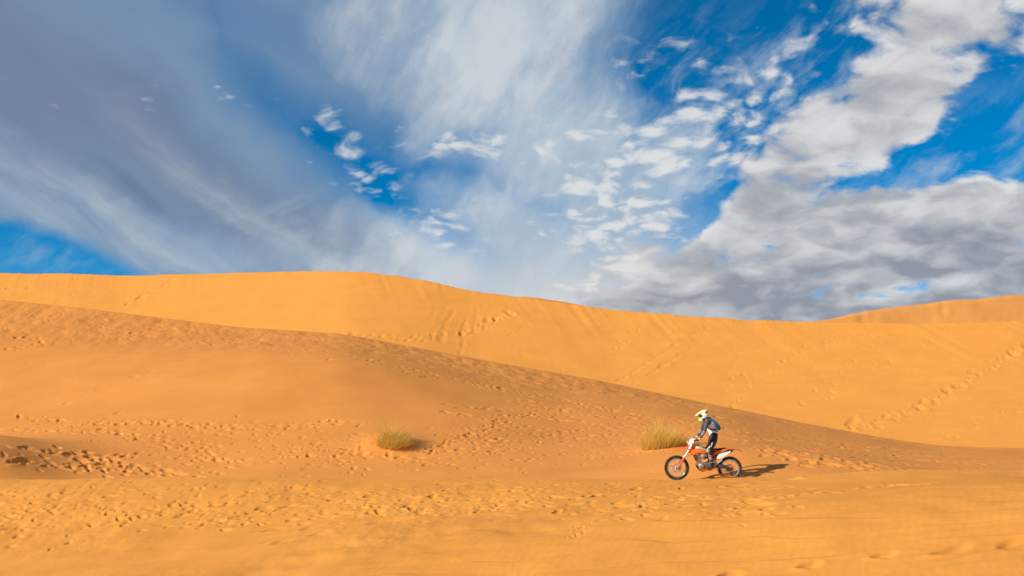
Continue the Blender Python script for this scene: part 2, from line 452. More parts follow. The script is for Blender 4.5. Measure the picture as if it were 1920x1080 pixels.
# --- the long middle dune
cm = [(-900, 500, 66), (-400, 522, 64), (-150, 546, 63), (0, 562, 62), (150, 577, 61.5), (300, 596, 61), (450, 616, 60.5), (640, 631, 60), (800, 659, 60), (960, 686, 60),
      (1120, 713, 60), (1280, 747, 60), (1400, 771, 60), (1500, 792, 60), (1600, 811, 60), (1700, 828, 60), (1760, 835, 60), (1830, 838.5, 60), (1920, 840.5, 60), (2200, 845, 60), (3000, 848, 62)]
Yc, Zc = curve(cm)
yt = Ye(u_main) + 0.4
yc, zc = Yc(u_main), Zc(u_main)
t_face = np.concatenate([np.linspace(0, 1, 400) ** 1.0])
Ym = np.concatenate([yt[None, :] + (yc - yt)[None, :] * t_face[:, None], yc[None, :] + np.array([0.15, 0.4, 0.8, 1.5, 2.5, 4, 6, 9, 13, 18, 26])[:, None]], 0)
G2 = Grid('middle_dune', u_main, Ym)
t = ((Ym - yt[None, :]) / (yc - yt)[None, :]).clip(0, 1)
zt = (Ze(u_main) - 0.75 + 0.45 * smooth(-0.15, 0.2, u_main))[None, :]
ex = (1.5 - 0.12 * smooth(-0.4, 0.05, u_main) - 0.74 * smooth(0.04, 0.24, u_main))[None, :]
s_t = t ** ex
# rounded brow under the crest
G2.Z = zt + (zc[None, :] - zt) * s_t
brow = smooth(0.62, 1.0, t)
G2.Z += 0.035 * (zc[None, :] - zt) * np.sin(np.pi * smooth(0.45, 1.0, t))
G2.Z += 0.22 * fbm(G2.X * 0.06, Ym * 0.05, 2, 3) * smooth(0, 0.25, t) * smooth(1.0, 0.8, t)
# left mound in the hollow: its far flank turns away from the sun
G2.Z += 1.55 * np.exp(-(((G2.X + 20.6) / 3.9) ** 2 + ((Ym - 37.4) / 3.2) ** 2))
G2.Z += 0.5 * np.exp(-(((G2.X + 18.6) / 2.0) ** 2 + ((Ym - 35.4) / 1.3) ** 2))
# the broad shoulder left of the middle
G2.Z += 1.1 * np.exp(-(((G2.X + 10.0) / 8.5) ** 2 + ((Ym - 49) / 8.0) ** 2))
lee = np.clip(Ym - yc[None, :], 0, 60)
G2.Z -= lee * 0.30 * smooth(-0.5, 1.2, lee)
# low bank just behind the rider
G2.Z += 0.42 * np.exp(-(((G2.X - 8.6) / 3.6) ** 2 + ((Ym - 32.0) / 2.3) ** 2)) * smooth(0.0, 1.5, Ym - yt[None, :])
# sand heaped round the two tussocks
for (px, py, hh, rr) in ((726, 833, 0.34, 0.95), (1240, 838, 0.16, 0.8)):
    h = G2.hit(px, py)
    if h: G2.Z += hh * np.exp(-(((G2.X - h[0]) / rr) ** 2 + ((Ym - h[1]) / (rr * 1.1)) ** 2))

# --- back dune: a tall slip face in full sun
cb = [(-900, 515, 150), (-400, 508, 142), (-100, 511, 136), (0, 512, 134), (130, 513, 131), (230, 517, 129), (300, 516, 127), (450, 511.5, 123), (560, 508.5, 120), (650, 508.5, 117), (700, 512, 116), (750, 518, 115), (800, 527, 113.5),
      (860, 541, 112), (900, 548, 111), (1000, 560, 109), (1070, 570, 107.5), (1140, 580, 106), (1280, 592, 103), (1400, 600, 101), (1530, 603, 99), (1700, 606.5, 96), (1820, 605.5, 94), (1920, 600.5, 93), (2200, 585, 92), (3000, 560, 95)]
Yb, Zb = curve(cb)
yb, zb = Yb(u_back), Zb(u_back)
run = (zb + 1.5) / 0.56 + 4.0
ytb = yb - run
tf = np.concatenate([np.linspace(0, 0.2, 24)[:-1], np.linspace(0.2, 1, 215)])
Yk = np.concatenate([(ytb - 12)[None, :], ytb[None, :] + (yb - ytb)[None, :] * tf[:, None], yb[None, :] + np.array([0.12, 0.3, 0.6, 1.2, 2.5, 5, 10, 20, 40])[:, None]], 0)
G3 = Grid('back_dune', u_back, Yk)
t = ((Yk - ytb[None, :]) / (yb - ytb)[None, :]).clip(0, 1)
sb = 0.72 * t + 0.28 * t ** 2.0
G3.Z = -1.6 + (zb[None, :] + 1.6) * sb
down = (yb[None, :] - Yk)
along = G3.X + 0.55 * down * 0
jag = fbm(G3.X * 0.55, G3.X * 0 + 0.3, 4, 61)
G3.Z += 0.12 * jag * np.exp(-(down / 0.9) ** 2) * (0.25 + 1.1 * fbm(G3.X * 0.07, G3.X * 0 + 9, 2, 66)).clip(0.1, 1.2)
tong = fbm((G3.X - 0.35 * down) * 0.62, down * 0.035 + 2.0, 4, 52)
fadet = np.exp(-(np.clip(down, 0, 99) / (5.5 + 2.5 * fbm(G3.X * 0.2, G3.X * 0, 2, 9))) ** 2) * (down > -0.1)
G3.Z += 0.10 * tong * fadet * (0.35 + 0.9 * fbm(G3.X * 0.11, G3.X * 0 + 4, 2, 19)).clip(0.1, 1.2)
G3.Z += 0.14 * fbm(G3.X * 0.05, Yk * 0.06, 3, 71) * smooth(0, 0.3, t) * smooth(1.0, 0.85, t)
G3.Z += 0.02 * fbm(G3.X * 0.35, Yk * 0.9, 3, 72) * smooth(1.0, 0.9, t)
leeb = np.clip(-down, 0, 90)
G3.Z -= 0.12 * leeb * smooth(-0.4, 1.0, leeb)

# --- footprints, slides and tracks trodden into the sand
def path_points(g, pts, spacing):
    w = [g.hit(px, py) for px, py in pts]
    w = [p for p in w if p]
    res = []
    for a, b in zip(w, w[1:]):
        L = math.hypot(b[0] - a[0], b[1] - a[1])
        n = max(1, int(L / spacing))
        for k in range(n):
            f = k / n
            res.append((a[0] + (b[0] - a[0]) * f, a[1] + (b[1] - a[1]) * f, math.atan2(b[1] - a[1], b[0] - a[0])))
    return res

def dense(pts, n=14):
    o = []
    for a, b in zip(pts, pts[1:]):
        for k in range(n): o.append((a[0] + (b[0] - a[0]) * k / n, a[1] + (b[1] - a[1]) * k / n))
    return o + [pts[-1]]

def walk(g, pts, step=0.62, size=1.0, depth=0.07, skip=0.06, side=0.13):
    k = 0
    for x, y, a in path_points(g, dense(pts), step):
        k += 1
        if random.random() < skip: continue
        sd = side * (1 if k % 2 else -1) + random.gauss(0, 0.05)
        s = size * random.uniform(0.8, 1.2)
        g.stamp(x - math.sin(a) * sd + random.gauss(0, 0.08), y + math.cos(a) * sd + random.gauss(0, 0.08), 0.19 * s, 0.11 * s, a + random.gauss(0, 0.25), depth * random.uniform(0.6, 1.3))

def groove(g, pts, width, depth, rim=0.4):
    for x, y, a in path_points(g, dense(pts), width * 1.1):
        g.stamp(x, y, width * 1.5, width, a, depth * 0.5, rim, 0.0)

def inpoly(px, py, poly):
    c = False; j = len(poly) - 1
    for i in range(len(poly)):
        xi, yi = poly[i]; xj, yj = poly[j]
        if (yi > py) != (yj > py) and px < (xj - xi) * (py - yi) / (yj - yi) + xi: c = not c
        j = i
    return c

def scatter(g, poly, n, size=1.0, depth=0.065, ang=None, spread=0.7, steps=(1, 5)):
    x0, x1 = min(p[0] for p in poly), max(p[0] for p in poly); y0, y1 = min(p[1] for p in poly), max(p[1] for p in poly)
    done = 0; tries = 0
    while done < n and tries < n * 12:
        tries += 1
        px, py = random.uniform(x0, x1), random.uniform(y0, y1)
        if not inpoly(px, py, poly): continue
        h = g.hit(px, py)
        if h is None: continue
        a = (random.choice((0, math.pi)) if ang is None else ang) + random.gauss(0, spread)
        x, y = h[0], h[1]
        for k in range(random.randint(*steps)):
            s = size * random.uniform(0.65, 1.25)
            g.stamp(x, y, 0.19 * s, 0.115 * s, a + random.gauss(0, 0.3), depth * random.uniform(0.45, 1.35), random.uniform(0.2, 0.5))
            sd = 0.13 * (1 if k % 2 else -1)
            x += math.cos(a) * 0.6 - math.sin(a) * sd * 2 + random.gauss(0, 0.07); y += math.sin(a) * 0.6 + math.cos(a) * sd * 2 + random.gauss(0, 0.07)
            done += 1

# middle dune
crest_band = [(0, 566), (300, 602), (640, 640), (960, 694), (1280, 754), (1500, 798), (1700, 832), (1900, 845), (1900, 872), (1600, 862), (1420, 830), (1280, 800), (1120, 770), (960, 735), (800, 700), (640, 668), (420, 645), (250, 625), (0, 600)]
for k in range(5):
    off = 6 + 9 * k
    walk(G2, [(-60, 566 + off), (300, 598 + off), (640, 634 + off), (960, 690 + off), (1280, 750 + off), (1560, 806 + off * 0.9), (1800, 838 + off * 0.7)], random.uniform(0.5, 0.8), 1.0, 0.05 + 0.008 * (k % 3), 0.3)
scatter(G2, crest_band, 620, 1.0, 0.06, 0.1, 0.5)
nz = smooth(0.70, 0.86, ((G2.Y - yt[None, :]) / (yc - yt)[None, :]).clip(0, 1)) * smooth(1.0, 0.99, ((G2.Y - yt[None, :]) / (yc - yt)[None, :]))
G2.Z += 0.045 * nz * fbm(G2.X * 1.1, G2.Y * 0.9, 4, 88)
walk(G2, [(-20, 660), (70, 648), (150, 638), (270, 632), (420, 640), (640, 664), (760, 690), (900, 722), (1060, 752), (1250, 790), (1500, 838), (1750, 868)], 0.6, 1.15, 0.085, 0.1)
walk(G2, [(300, 640), (500, 652), (680, 676), (860, 712), (1010, 742), (1180, 775)], 0.62, 1.0, 0.07, 0.15)
scatter(G2, [(20, 620), (85, 625), (82, 652), (25, 640)], 16, 1.4, 0.10)
for (px, py) in ((95, 768), (125, 757), (156, 745), (182, 731), (213, 720), (250, 706), (283, 695), (313, 685), (345, 676), (370, 668), (400, 662), (430, 655)):
    h = G2.hit(px, py)
    if h: G2.stamp(h[0], h[1], 0.24, 0.13, 0.2, 0.06)
# the broad trodden strip along the foot of the dune
scatter(G2, [(0, 780), (120, 790), (320, 792), (640, 790), (700, 815), (640, 850), (420, 868), (330, 862), (200, 835), (60, 812), (0, 806)], 300, 1.0, 0.065, 0.0, 0.5)
walk(G2, [(30, 783), (160, 797), (260, 791), (330, 795), (450, 802), (560, 800), (640, 792)], 0.62, 1.15, 0.085, 0.12)
walk(G2, [(0, 806), (150, 812), (270, 820), (380, 850), (440, 868)], 0.6, 1.1, 0.08, 0.1)
scatter(G2, [(0, 828), (110, 838), (230, 862), (360, 885), (400, 893), (250, 893), (120, 868), (0, 856)], 55, 1.5, 0.12, -0.1, 0.4)
walk(G2, [(0, 836), (100, 848), (200, 868), (300, 884), (380, 892)], 0.6, 1.4, 0.11, 0.15)
walk(G2, [(0, 858), (80, 870), (160, 880), (260, 890)], 0.8, 1.3, 0.11, 0.3)
scatter(G2, [(560, 850), (640, 835), (720, 845), (790, 838), (860, 845), (840, 872), (700, 862), (600, 880), (540, 885)], 130, 1.05, 0.075)
scatter(G2, [(800, 800), (900, 785), (1000, 790), (1100, 795), (1250, 800), (1290, 835), (1200, 862), (1050, 870), (880, 872), (790, 850)], 300, 1.05, 0.075, 0.15, 0.6)
walk(G2, [(790, 850), (850, 826), (910, 803), (960, 782), (1010, 776)], 0.5, 1.15, 0.10, 0.05)
walk(G2, [(840, 762), (900, 764), (960, 772), (1080, 777), (1200, 784), (1300, 800)], 0.6, 1.05, 0.075, 0.12)
walk(G2, [(830, 774), (880, 780), (1000, 782), (1120, 796), (1260, 806)], 0.6, 1.05, 0.075, 0.12)
walk(G2, [(800, 852), (900, 838), (1000, 824), (1080, 806), (1180, 800)], 0.55, 1.1, 0.09, 0.1)
walk(G2, [(760, 700), (860, 716), (930, 732), (1010, 745)], 0.8, 1.05, 0.07, 0.2)
scatter(G2, [(1260, 765), (1400, 790), (1560, 820), (1720, 850), (1860, 868), (1860, 880), (1600, 884), (1480, 872), (1380, 838), (1280, 812)], 430, 1.2, 0.105, -0.1, 0.5)
scatter(G2, [(940, 740), (1100, 765), (1260, 796), (1260, 806), (1080, 790), (950, 768)], 110, 1.0, 0.07, 0.1, 0.5)
scatter(G2, [(640, 895), (1240, 893), (1240, 885), (640, 885)], 30, 0.9, 0.04)
groove(G2, [(870, 896), (930, 888), (1000, 881), (1100, 874), (1200, 871), (1320, 872)], 0.075, 0.045)
groove(G2, [(960, 897), (1050, 889), (1150, 885), (1260, 882)], 0.06, 0.03)
for pts in ([(-20, 672), (120, 656), (260, 634), (360, 630)], [(-20, 690), (150, 672), (330, 660), (520, 662)], [(-20, 724), (200, 702), (420, 684), (700, 690)], [(-20, 745), (150, 734), (360, 716), (640, 702)]):
    groove(G2, pts, 0.10, 0.022)
# foreground shelf
for k in range(5):
    py = 918 + 15 * k
    walk(G1, [(-40, py + random.uniform(-8, 8)), (400, py + random.uniform(-8, 8)), (900, py - 4 + random.uniform(-8, 8)), (1350, py - 12 + random.uniform(-6, 6)), (1500 - 10 * k, py - 20)], 0.7, 0.95, 0.05, 0.25)
scatter(G1, [(-20, 948), (500, 935), (1000, 930), (1350, 925), (1420, 938), (1200, 958), (900, 968), (500, 978), (-20, 992)], 420, 1.0, 0.062, 0.0, 0.7)
scatter(G1, [(-20, 908), (1400, 905), (1500, 920), (1300, 935), (-20, 945)], 150, 0.95, 0.032, 0.0, 0.7)
walk(G1, [(1460, 930), (1560, 922), (1660, 912), (1760, 906)], 0.9, 1.0, 0.05, 0.2)
# scuffs and slides on the near slope
for px, py, a, b, ang, d in ((515, 994, 0.42, 0.22, 0.4, 0.12), (545, 988, 0.5, 0.2, 0.5, 0.09), (585, 988, 0.55, 0.22, 0.5, 0.11), (497, 1018, 0.2, 0.09, 0.2, 0.09), (530, 1016, 0.5, 0.3, 0.5, 0.05), (600, 1000, 0.45, 0.25, 0.5, 0.06), (450, 985, 0.35, 0.2, 0.6, 0.07),
                             (1520, 1060, 0.34, 0.15, 0.25, 0.11), (1660, 1042, 0.36, 0.17, 0.25, 0.12), (1792, 1031, 0.38, 0.17, 0.25, 0.12), (1900, 1019, 0.36, 0.17, 0.25, 0.12), (1370, 1079, 0.34, 0.16, 0.25, 0.12),
                             (1425, 944, 0.55, 0.22, -0.7, 0.12), (1410, 938, 0.5, 0.2, -0.5, 0.08), (1480, 943, 0.9, 0.3, 0.3, 0.08), (90, 985, 0.8, 0.3, 0.1, 0.06), (160, 990, 0.6, 0.3, 0.1, 0.06), (300, 984, 0.5, 0.25, 0, 0.06), (740, 975, 0.7, 0.25, 0.1, 0.07), (860, 968, 0.5, 0.2, 0.2, 0.06), (30, 990, 0.6, 0.3, 0.3, 0.08)):
    h = G1.hit(px, py)
    if h: G1.stamp(h[0], h[1], a, b, ang, d, 0.45, 0.6)
groove(G1, [(420, 975), (445, 968), (462, 964)], 0.09, -0.05)
walk(G1, [(1070, 1006), (1085, 996), (1098, 985)], 0.25, 0.5, 0.03, 0.0)
# the rider's own wheel mark
for k in range(70):
    xx = 6.6 + 0.11 * k
    for g_ in (G1, G2): g_.stamp(xx, 28.72 - 0.0875 * (xx - 5.5) + 0.03 * math.sin(xx * 2.0), 0.16, 0.10, 0.0, 0.035, 0.5, 0.0)
# back dune: slides, climbs and sledge marks
def slide(pts, w, d, rim=0.5):
    for x, y, a in path_points(G3, dense(pts, 8), w * 0.7): G3.stamp(x, y, w * 1.3, w, a, d * 0.22 * random.uniform(0.8, 1.2), rim, 0.0)
for pts, w, d in (([(835, 577), (822, 610), (783, 634)], 0.55, 0.10), ([(850, 582), (838, 600), (828, 625), (826, 640)], 0.6, 0.14), ([(872, 600), (866, 625), (868, 645), (860, 668)], 0.45, 0.16), ([(895, 580), (890, 600), (885, 620)], 0.45, 0.11), ([(905, 575), (880, 630), (860, 650)], 0.4, 0.08), ([(815, 580), (800, 615), (782, 635)], 0.4, 0.08)):
    slide(pts, w, d)
def climb(pts, step, size, d):
    for x, y, a in path_points(G3, dense(pts, 8), step):
        if random.random() < 0.12: continue
        G3.stamp(x + random.gauss(0, 0.3), y + random.gauss(0, 0.3), size * 1.35 * random.uniform(0.6, 1.5), size * random.uniform(0.7, 1.1), a + random.gauss(0.9, 0.4), d * 1.05 * random.uniform(0.5, 1.4), 0.5, 0.3)
climb([(640, 628), (720, 634), (790, 634), (870, 625), (900, 612), (935, 598), (955, 582)], 1.1, 0.42, 0.13)
climb([(640, 623), (760, 638)], 1.5, 0.5, 0.10)
climb([(0, 543), (60, 541), (95, 538)], 1.2, 0.4, 0.10)
climb([(215, 580), (250, 565), (280, 550), (310, 535), (325, 522)], 1.0, 0.42, 0.10)
climb([(110, 566), (125, 552)], 0.9, 0.4, 0.10)
climb([(950, 617), (965, 640), (985, 665), (990, 685)], 0.8, 0.22, 0.06)
climb([(990, 632), (1020, 660), (1045, 682), (1060, 700)], 0.8, 0.22, 0.06)
climb([(1110, 708), (1150, 660), (1185, 625), (1200, 610)], 0.8, 0.25, 0.06)
climb([(1345, 765), (1400, 680), (1440, 632)], 0.8, 0.25, 0.055)
climb([(1370, 765), (1400, 735), (1445, 695), (1500, 660), (1570, 630)], 0.8, 0.25, 0.055)
climb([(1500, 755), (1560, 715), (1610, 660), (1640, 625)], 0.8, 0.25, 0.055)
climb([(1550, 750), (1570, 720), (1640, 685), (1730, 650), (1780, 620)], 0.8, 0.25, 0.05)
slide([(1155, 718), (1215, 680), (1275, 640), (1330, 612)], 0.45, 0.22, 0.7); slide([(1185, 722), (1245, 684), (1305, 648)], 0.4, 0.16, 0.7)
slide([(1355, 715), (1382, 668)], 0.14, 0.06); slide([(1359, 716), (1386, 668)], 0.14, 0.05)
slide([(152, 574), (190, 550), (225, 520)], 0.25, 0.08); slide([(50, 515), (52, 565)], 0.15, 0.06)
climb([(1575, 805), (1640, 795), (1700, 775), (1760, 745), (1810, 715), (1860, 685), (1930, 645)], 0.6, 0.45, 0.10)
climb([(1600, 802), (1660, 782), (1720, 762), (1780, 735), (1830, 700), (1890, 672)], 0.7, 0.4, 0.09)
climb([(1890, 670), (1925, 650)], 0.5, 0.45, 0.12)
climb([(1770, 830), (1820, 805), (1920, 770)], 0.9, 0.3, 0.05)

fg = G1.build(M_sand); md = G2.build(M_sand_shade); bd = G3.build(M_sand_far)

# --- far dunes beyond the back crest
def far_dune(name, pts, depth_front, mat, seed, jagged=0.25):
    us = np.array([u_of(p[0], p[1]) for p in pts])
    u = np.linspace(us[0], us[-1], 260)
    Yp, Zp = curve(pts)
    yy, z1 = Yp(u), Zp(u)
    f = np.linspace(0, 1, 50)
    Y = np.concatenate([(yy - depth_front)[None, :] + depth_front * f[:, None], yy[None, :] + np.array([0.5, 2, 6, 15, 40])[:, None]], 0)
    g = Grid(name, u, Y)
    tq = ((Y - (yy - depth_front)[None, :]) / depth_front).clip(0, 1)
    g.Z = -8 + (z1[None, :] + 8) * (0.8 * tq + 0.2 * tq ** 2)
    g.Z += jagged * fbm(g.X * 0.12, Y * 0.1, 4, seed) * smooth(0.05, 0.5, tq) + jagged * 0.3 * fbm(g.X * 0.3, Y * 0.3, 3, seed + 5)
    g.Z -= np.clip(Y - yy[None, :], 0, 99) * 0.25
    return g
gA = far_dune('far_dune', [(1380, 640, 170), (1480, 618, 172), (1540, 601, 175), (1600, 588, 177), (1700, 573, 180), (1760, 567, 181), (1830, 560, 182), (1920, 552, 184), (2200, 535, 188), (2700, 520, 195)], 30, M_sand_pale, 101)
def gslide(g, pts, w, d):
    for x, y, a in path_points(g, dense(pts, 10), w * 0.8): g.stamp(x, y, w * 1.4, w, a, d * 0.3, 0.5, 0.0)
for pts in ([(1762, 567), (1766, 585), (1768, 604)], [(1740, 604), (1756, 594)], [(1775, 604), (1795, 590)], [(1805, 603), (1835, 586)], [(1850, 600), (1885, 580)], [(1895, 600), (1918, 590)], [(1612, 605), (1622, 601)], [(1628, 605), (1640, 599)]):
    gslide(gA, pts, 0.7, 0.28)
gA.build(M_sand_pale)
far_dune('far_dune', [(880, 575, 190), (930, 559, 190), (985, 556, 190), (1040, 563, 190), (1100, 574, 190), (1160, 586, 190), (1230, 610, 190)], 40, M_sand_far, 103, 0.1).build(M_sand_far)
far_dune('far_dune', [(230, 530, 200), (290, 514.5, 200), (360, 513.5, 200), (430, 513, 200), (480, 512.5, 200), (560, 520, 200)], 40, M_sand_pale, 105, 0.1).build(M_sand_pale)

# --- the desert floor round about, out to the horizon
def floor_sheet():
    r = np.concatenate([np.array([0.0, 30, 60, 100, 150]), np.geomspace(220, 9000, 22)])
    a = np.linspace(0, 2 * np.pi, 97)[:-1]
    vs_, fs = [], []
    for ri in r:
        for ai in a:
            x, y = ri * math.sin(ai), ri * math.cos(ai)
            n = float(fbm(np.array([x * 0.004]), np.array([y * 0.004]), 3, 5)[0])
            vs_.append((x, y, -3.2 + (min(ri, 2500) / 2500) * 14 * max(n, -0.4)))
    for i in range(len(r) - 1):
        for j in range(96):
            k = (j + 1) % 96
            fs.append((i * 96 + j, i * 96 + k, (i + 1) * 96 + k, (i + 1) * 96 + j))
    me = bpy.data.meshes.new('desert_ground'); me.from_pydata(vs_, [], fs); me.update()
    for p in me.polygons: p.use_smooth = True
    if me.polygons[200].normal.z < 0: me.flip_normals()
    me.materials.append(M_sand_far)
    o = bpy.data.objects.new('desert_ground', me); COL.objects.link(o); o['kind'] = 'structure'
floor_sheet()

# ------------------------------------------------------------------ object helpers
def link_mesh(name, verts, faces, mat, parent=None, smooth_=False, mats=None, midx=None):
    me = bpy.data.meshes.new(name); me.from_pydata(verts, [], faces); me.update()
    bm = bmesh.new(); bm.from_mesh(me); bmesh.ops.recalc_face_normals(bm, faces=bm.faces[:]); bm.to_mesh(me); bm.free()
    for m in (mats or [mat]): me.materials.append(m)
    if midx is not None: me.polygons.foreach_set('material_index', midx)
    if smooth_: me.polygons.foreach_set('use_smooth', [True] * len(me.polygons))
    o = bpy.data.objects.new(name, me); COL.objects.link(o)
    if parent: o.parent = parent
    return o

class MB:
    """collects shapes that belong to one part"""
    def __init__(s): s.v, s.f, s.m = [], [], []
    def add(s, v, f, m=0):
        n = len(s.v); s.v += [tuple(p) for p in v]; s.f += [tuple(i + n for i in q) for q in f]; s.m += [m] * len(f); return s
    def tube(s, pts, rad, seg=10, m=0, cap=True, flat=1.0):
        pts = [Vector(p) for p in pts]
        if not hasattr(rad, '__len__'): rad = [rad] * len(pts)
        up = Vector((0, 1, 0)); v = []
        for i, p in enumerate(pts):
            t = (pts[min(i + 1, len(pts) - 1)] - pts[max(i - 1, 0)]).normalized()
            a = t.cross(up)
            if a.length < 1e-3: a = t.cross(Vector((0, 0, 1)))
            a.normalize(); b = t.cross(a)
            for k in range(seg):
                w = 2 * math.pi * k / seg
                v.append(p + a * math.cos(w) * rad[i] + b * math.sin(w) * rad[i] * flat)
        f = [(i * seg + k, i * seg + (k + 1) % seg, (i + 1) * seg + (k + 1) % seg, (i + 1) * seg + k) for i in range(len(pts) - 1) for k in range(seg)]
        if cap: f += [tuple(range(seg))[::-1], tuple((len(pts) - 1) * seg + k for k in range(seg))]
        return s.add(v, f, m)
    def lathe(s, c, prof, seg=40, m=0, closed=True):
        """profile (radius, y) turned about a y-axis through c"""
        n = len(prof); v = []
        for k in range(seg):
            a = 2 * math.pi * k / seg
            for r, y in prof: v.append((c[0] + r * math.cos(a), c[1] + y, c[2] + r * math.sin(a)))
        f = []
        for k in range(seg):
            for i in range(n if closed else n - 1):
                j = (i + 1) % n; k2 = (k + 1) % seg
                f.append((k * n + i, k * n + j, k2 * n + j, k2 * n + i))
        return s.add(v, f, m)
    def prism(s, poly, y0, y1, inset=0.0, m=0, mid=None):
        """side profile (x, z) given thickness in y, edges eased by inset"""
        n = len(poly); cx = sum(p[0] for p in poly) / n; cz = sum(p[1] for p in poly) / n
        def ring(y, k):
            r = []
            for x, z in poly:
                d = math.hypot(x - cx, z - cz) or 1
                q = max(0.0, 1 - k / d); r.append((cx + (x - cx) * q, y, cz + (z - cz) * q))
            return r
        e = min(inset, abs(y1 - y0) * 0.45); sg = 1 if y1 > y0 else -1
        rings = [ring(y0, inset), ring(y0 + sg * e, 0.0), ring(y1 - sg * e, 0.0), ring(y1, inset)] if inset > 0 else [ring(y0, 0), ring(y1, 0)]
        v = [p for r in rings for p in r]; f = []
        for i in range(len(rings) - 1):
            for k in range(n): f.append((i * n + k, i * n + (k + 1) % n, (i + 1) * n + (k + 1) % n, (i + 1) * n + k))
        f += [tuple(range(n)), tuple((len(rings) - 1) * n + k for k in range(n))[::-1]]
        return s.add(v, f, m)
    def loft(s, rings, m=0, cap=True):
        n = len(rings[0]); v = [p for r in rings for p in r]
        f = [(i * n + k, i * n + (k + 1) % n, (i + 1) * n + (k + 1) % n, (i + 1) * n + k) for i in range(len(rings) - 1) for k in range(n)]
        if cap: f += [tuple(range(n)), tuple((len(rings) - 1) * n + k for k in range(n))[::-1]]
        return s.add(v, f, m)
    def ball(s, c, r, nu=14, nv=9, m=0, rot=None):
        v = []; f = []
        for i in range(nv + 1):
            t = math.pi * i / nv
            for k in range(nu):
                a = 2 * math.pi * k / nu
                p = Vector((r[0] * math.sin(t) * math.cos(a), r[1] * math.sin(t) * math.sin(a), r[2] * math.cos(t)))
                if rot: p = rot @ p
                v.append(p + Vector(c))
        for i in range(nv):
            for k in range(nu):
                f.append((i * nu + k, i * nu + (k + 1) % nu, (i + 1) * nu + (k + 1) % nu, (i + 1) * nu + k))
        return s.add(v, f, m)
    def build(s, name, mats, parent=None, smooth_=False, sub=0, edge=None):
        mats = mats if isinstance(mats, (list, tuple)) else [mats]
        o = link_mesh(name, s.v, s.f, None, parent, smooth_, mats, s.m)
        bm = bmesh.new(); bm.from_mesh(o.data); bmesh.ops.remove_doubles(bm, verts=bm.verts[:], dist=1e-5); bmesh.ops.recalc_face_normals(bm, faces=bm.faces[:]); bm.to_mesh(o.data); bm.free()
        if smooth_: o.data.set_sharp_from_angle(angle=R(edge or 40))
        if sub:
            md_ = o.modifiers.new('sub', 'SUBSURF'); md_.levels = sub; md_.render_levels = sub
        return o

def empty(name, loc, rot=(0, 0, 0), parent=None):
    o = bpy.data.objects.new(name, None); o.empty_display_size = 0.2
    o.location = loc; o.rotation_euler = rot; COL.objects.link(o)
    if parent: o.parent = parent
    return o

def tag(o, label, cat, group=None):
    o['label'] = label; o['category'] = cat
    if group: o['group'] = group

# ------------------------------------------------------------------ motorcycle (local axes: -x ahead, y away from the camera, z up; metres)
orange = plain('orange_plastic', (0.80, 0.145, 0.012), 0.38, 0, 0.5, 0.15, 0.05)
white_p = plain('white_plastic', (0.80, 0.79, 0.77), 0.35, 0, 0.5, 0.1, 0.05)
black_p = plain('black_plastic', (0.022, 0.022, 0.024), 0.5, 0, 0.5, 0, 0.10)
rubber = plain('rubber', (0.020, 0.020, 0.020), 0.8, 0, 0.3, 0, 0.14, 14)
alloy = plain('alloy', (0.62, 0.60, 0.57), 0.36, 0.85, 0.5, 0, 0.12)
engine_m = plain('engine_metal', (0.36, 0.35, 0.33), 0.5, 0.6, 0.5, 0, 0.2)
dark_m = plain('dark_metal', (0.06, 0.06, 0.062), 0.45, 0.5, 0.5, 0, 0.15)
tank_m = plain('translucent_tank', (0.46, 0.42, 0.30), 0.42, 0, 0.5, 0, 0.15)
frame_m = plain('orange_frame', (0.78, 0.15, 0.015), 0.35, 0.1, 0.5, 0.2, 0.1)
fork_m = plain('fork_tube', (0.78, 0.77, 0.76), 0.3, 0.25, 0.5, 0.2, 0.05)
chain_m = plain('chain_steel', (0.20, 0.17, 0.13), 0.5, 0.8, 0.5, 0, 0.2)
red_m = plain('red_plastic', (0.55, 0.02, 0.015), 0.4, 0, 0.5, 0.1, 0.05)

def ZP(zx, zy): return ((zx - 835) / 397.0, (964 - zy) / 397.0)
def zpoly(*pts): return [ZP(*p) for p in pts]

d = pix_dir(1319, 900.7); BY = 28.75
bike_xy = (d[0] / d[1] * BY, BY)
bike_z = CAM_Z + d[2] / d[1] * BY
bike = empty('motorcycle', (bike_xy[0], bike_xy[1], bike_z), (R(3.0), 0, R(-5.0)))
tag(bike, 'orange and white enduro motorcycle with knobbly tyres riding across the sand', 'motorcycle')

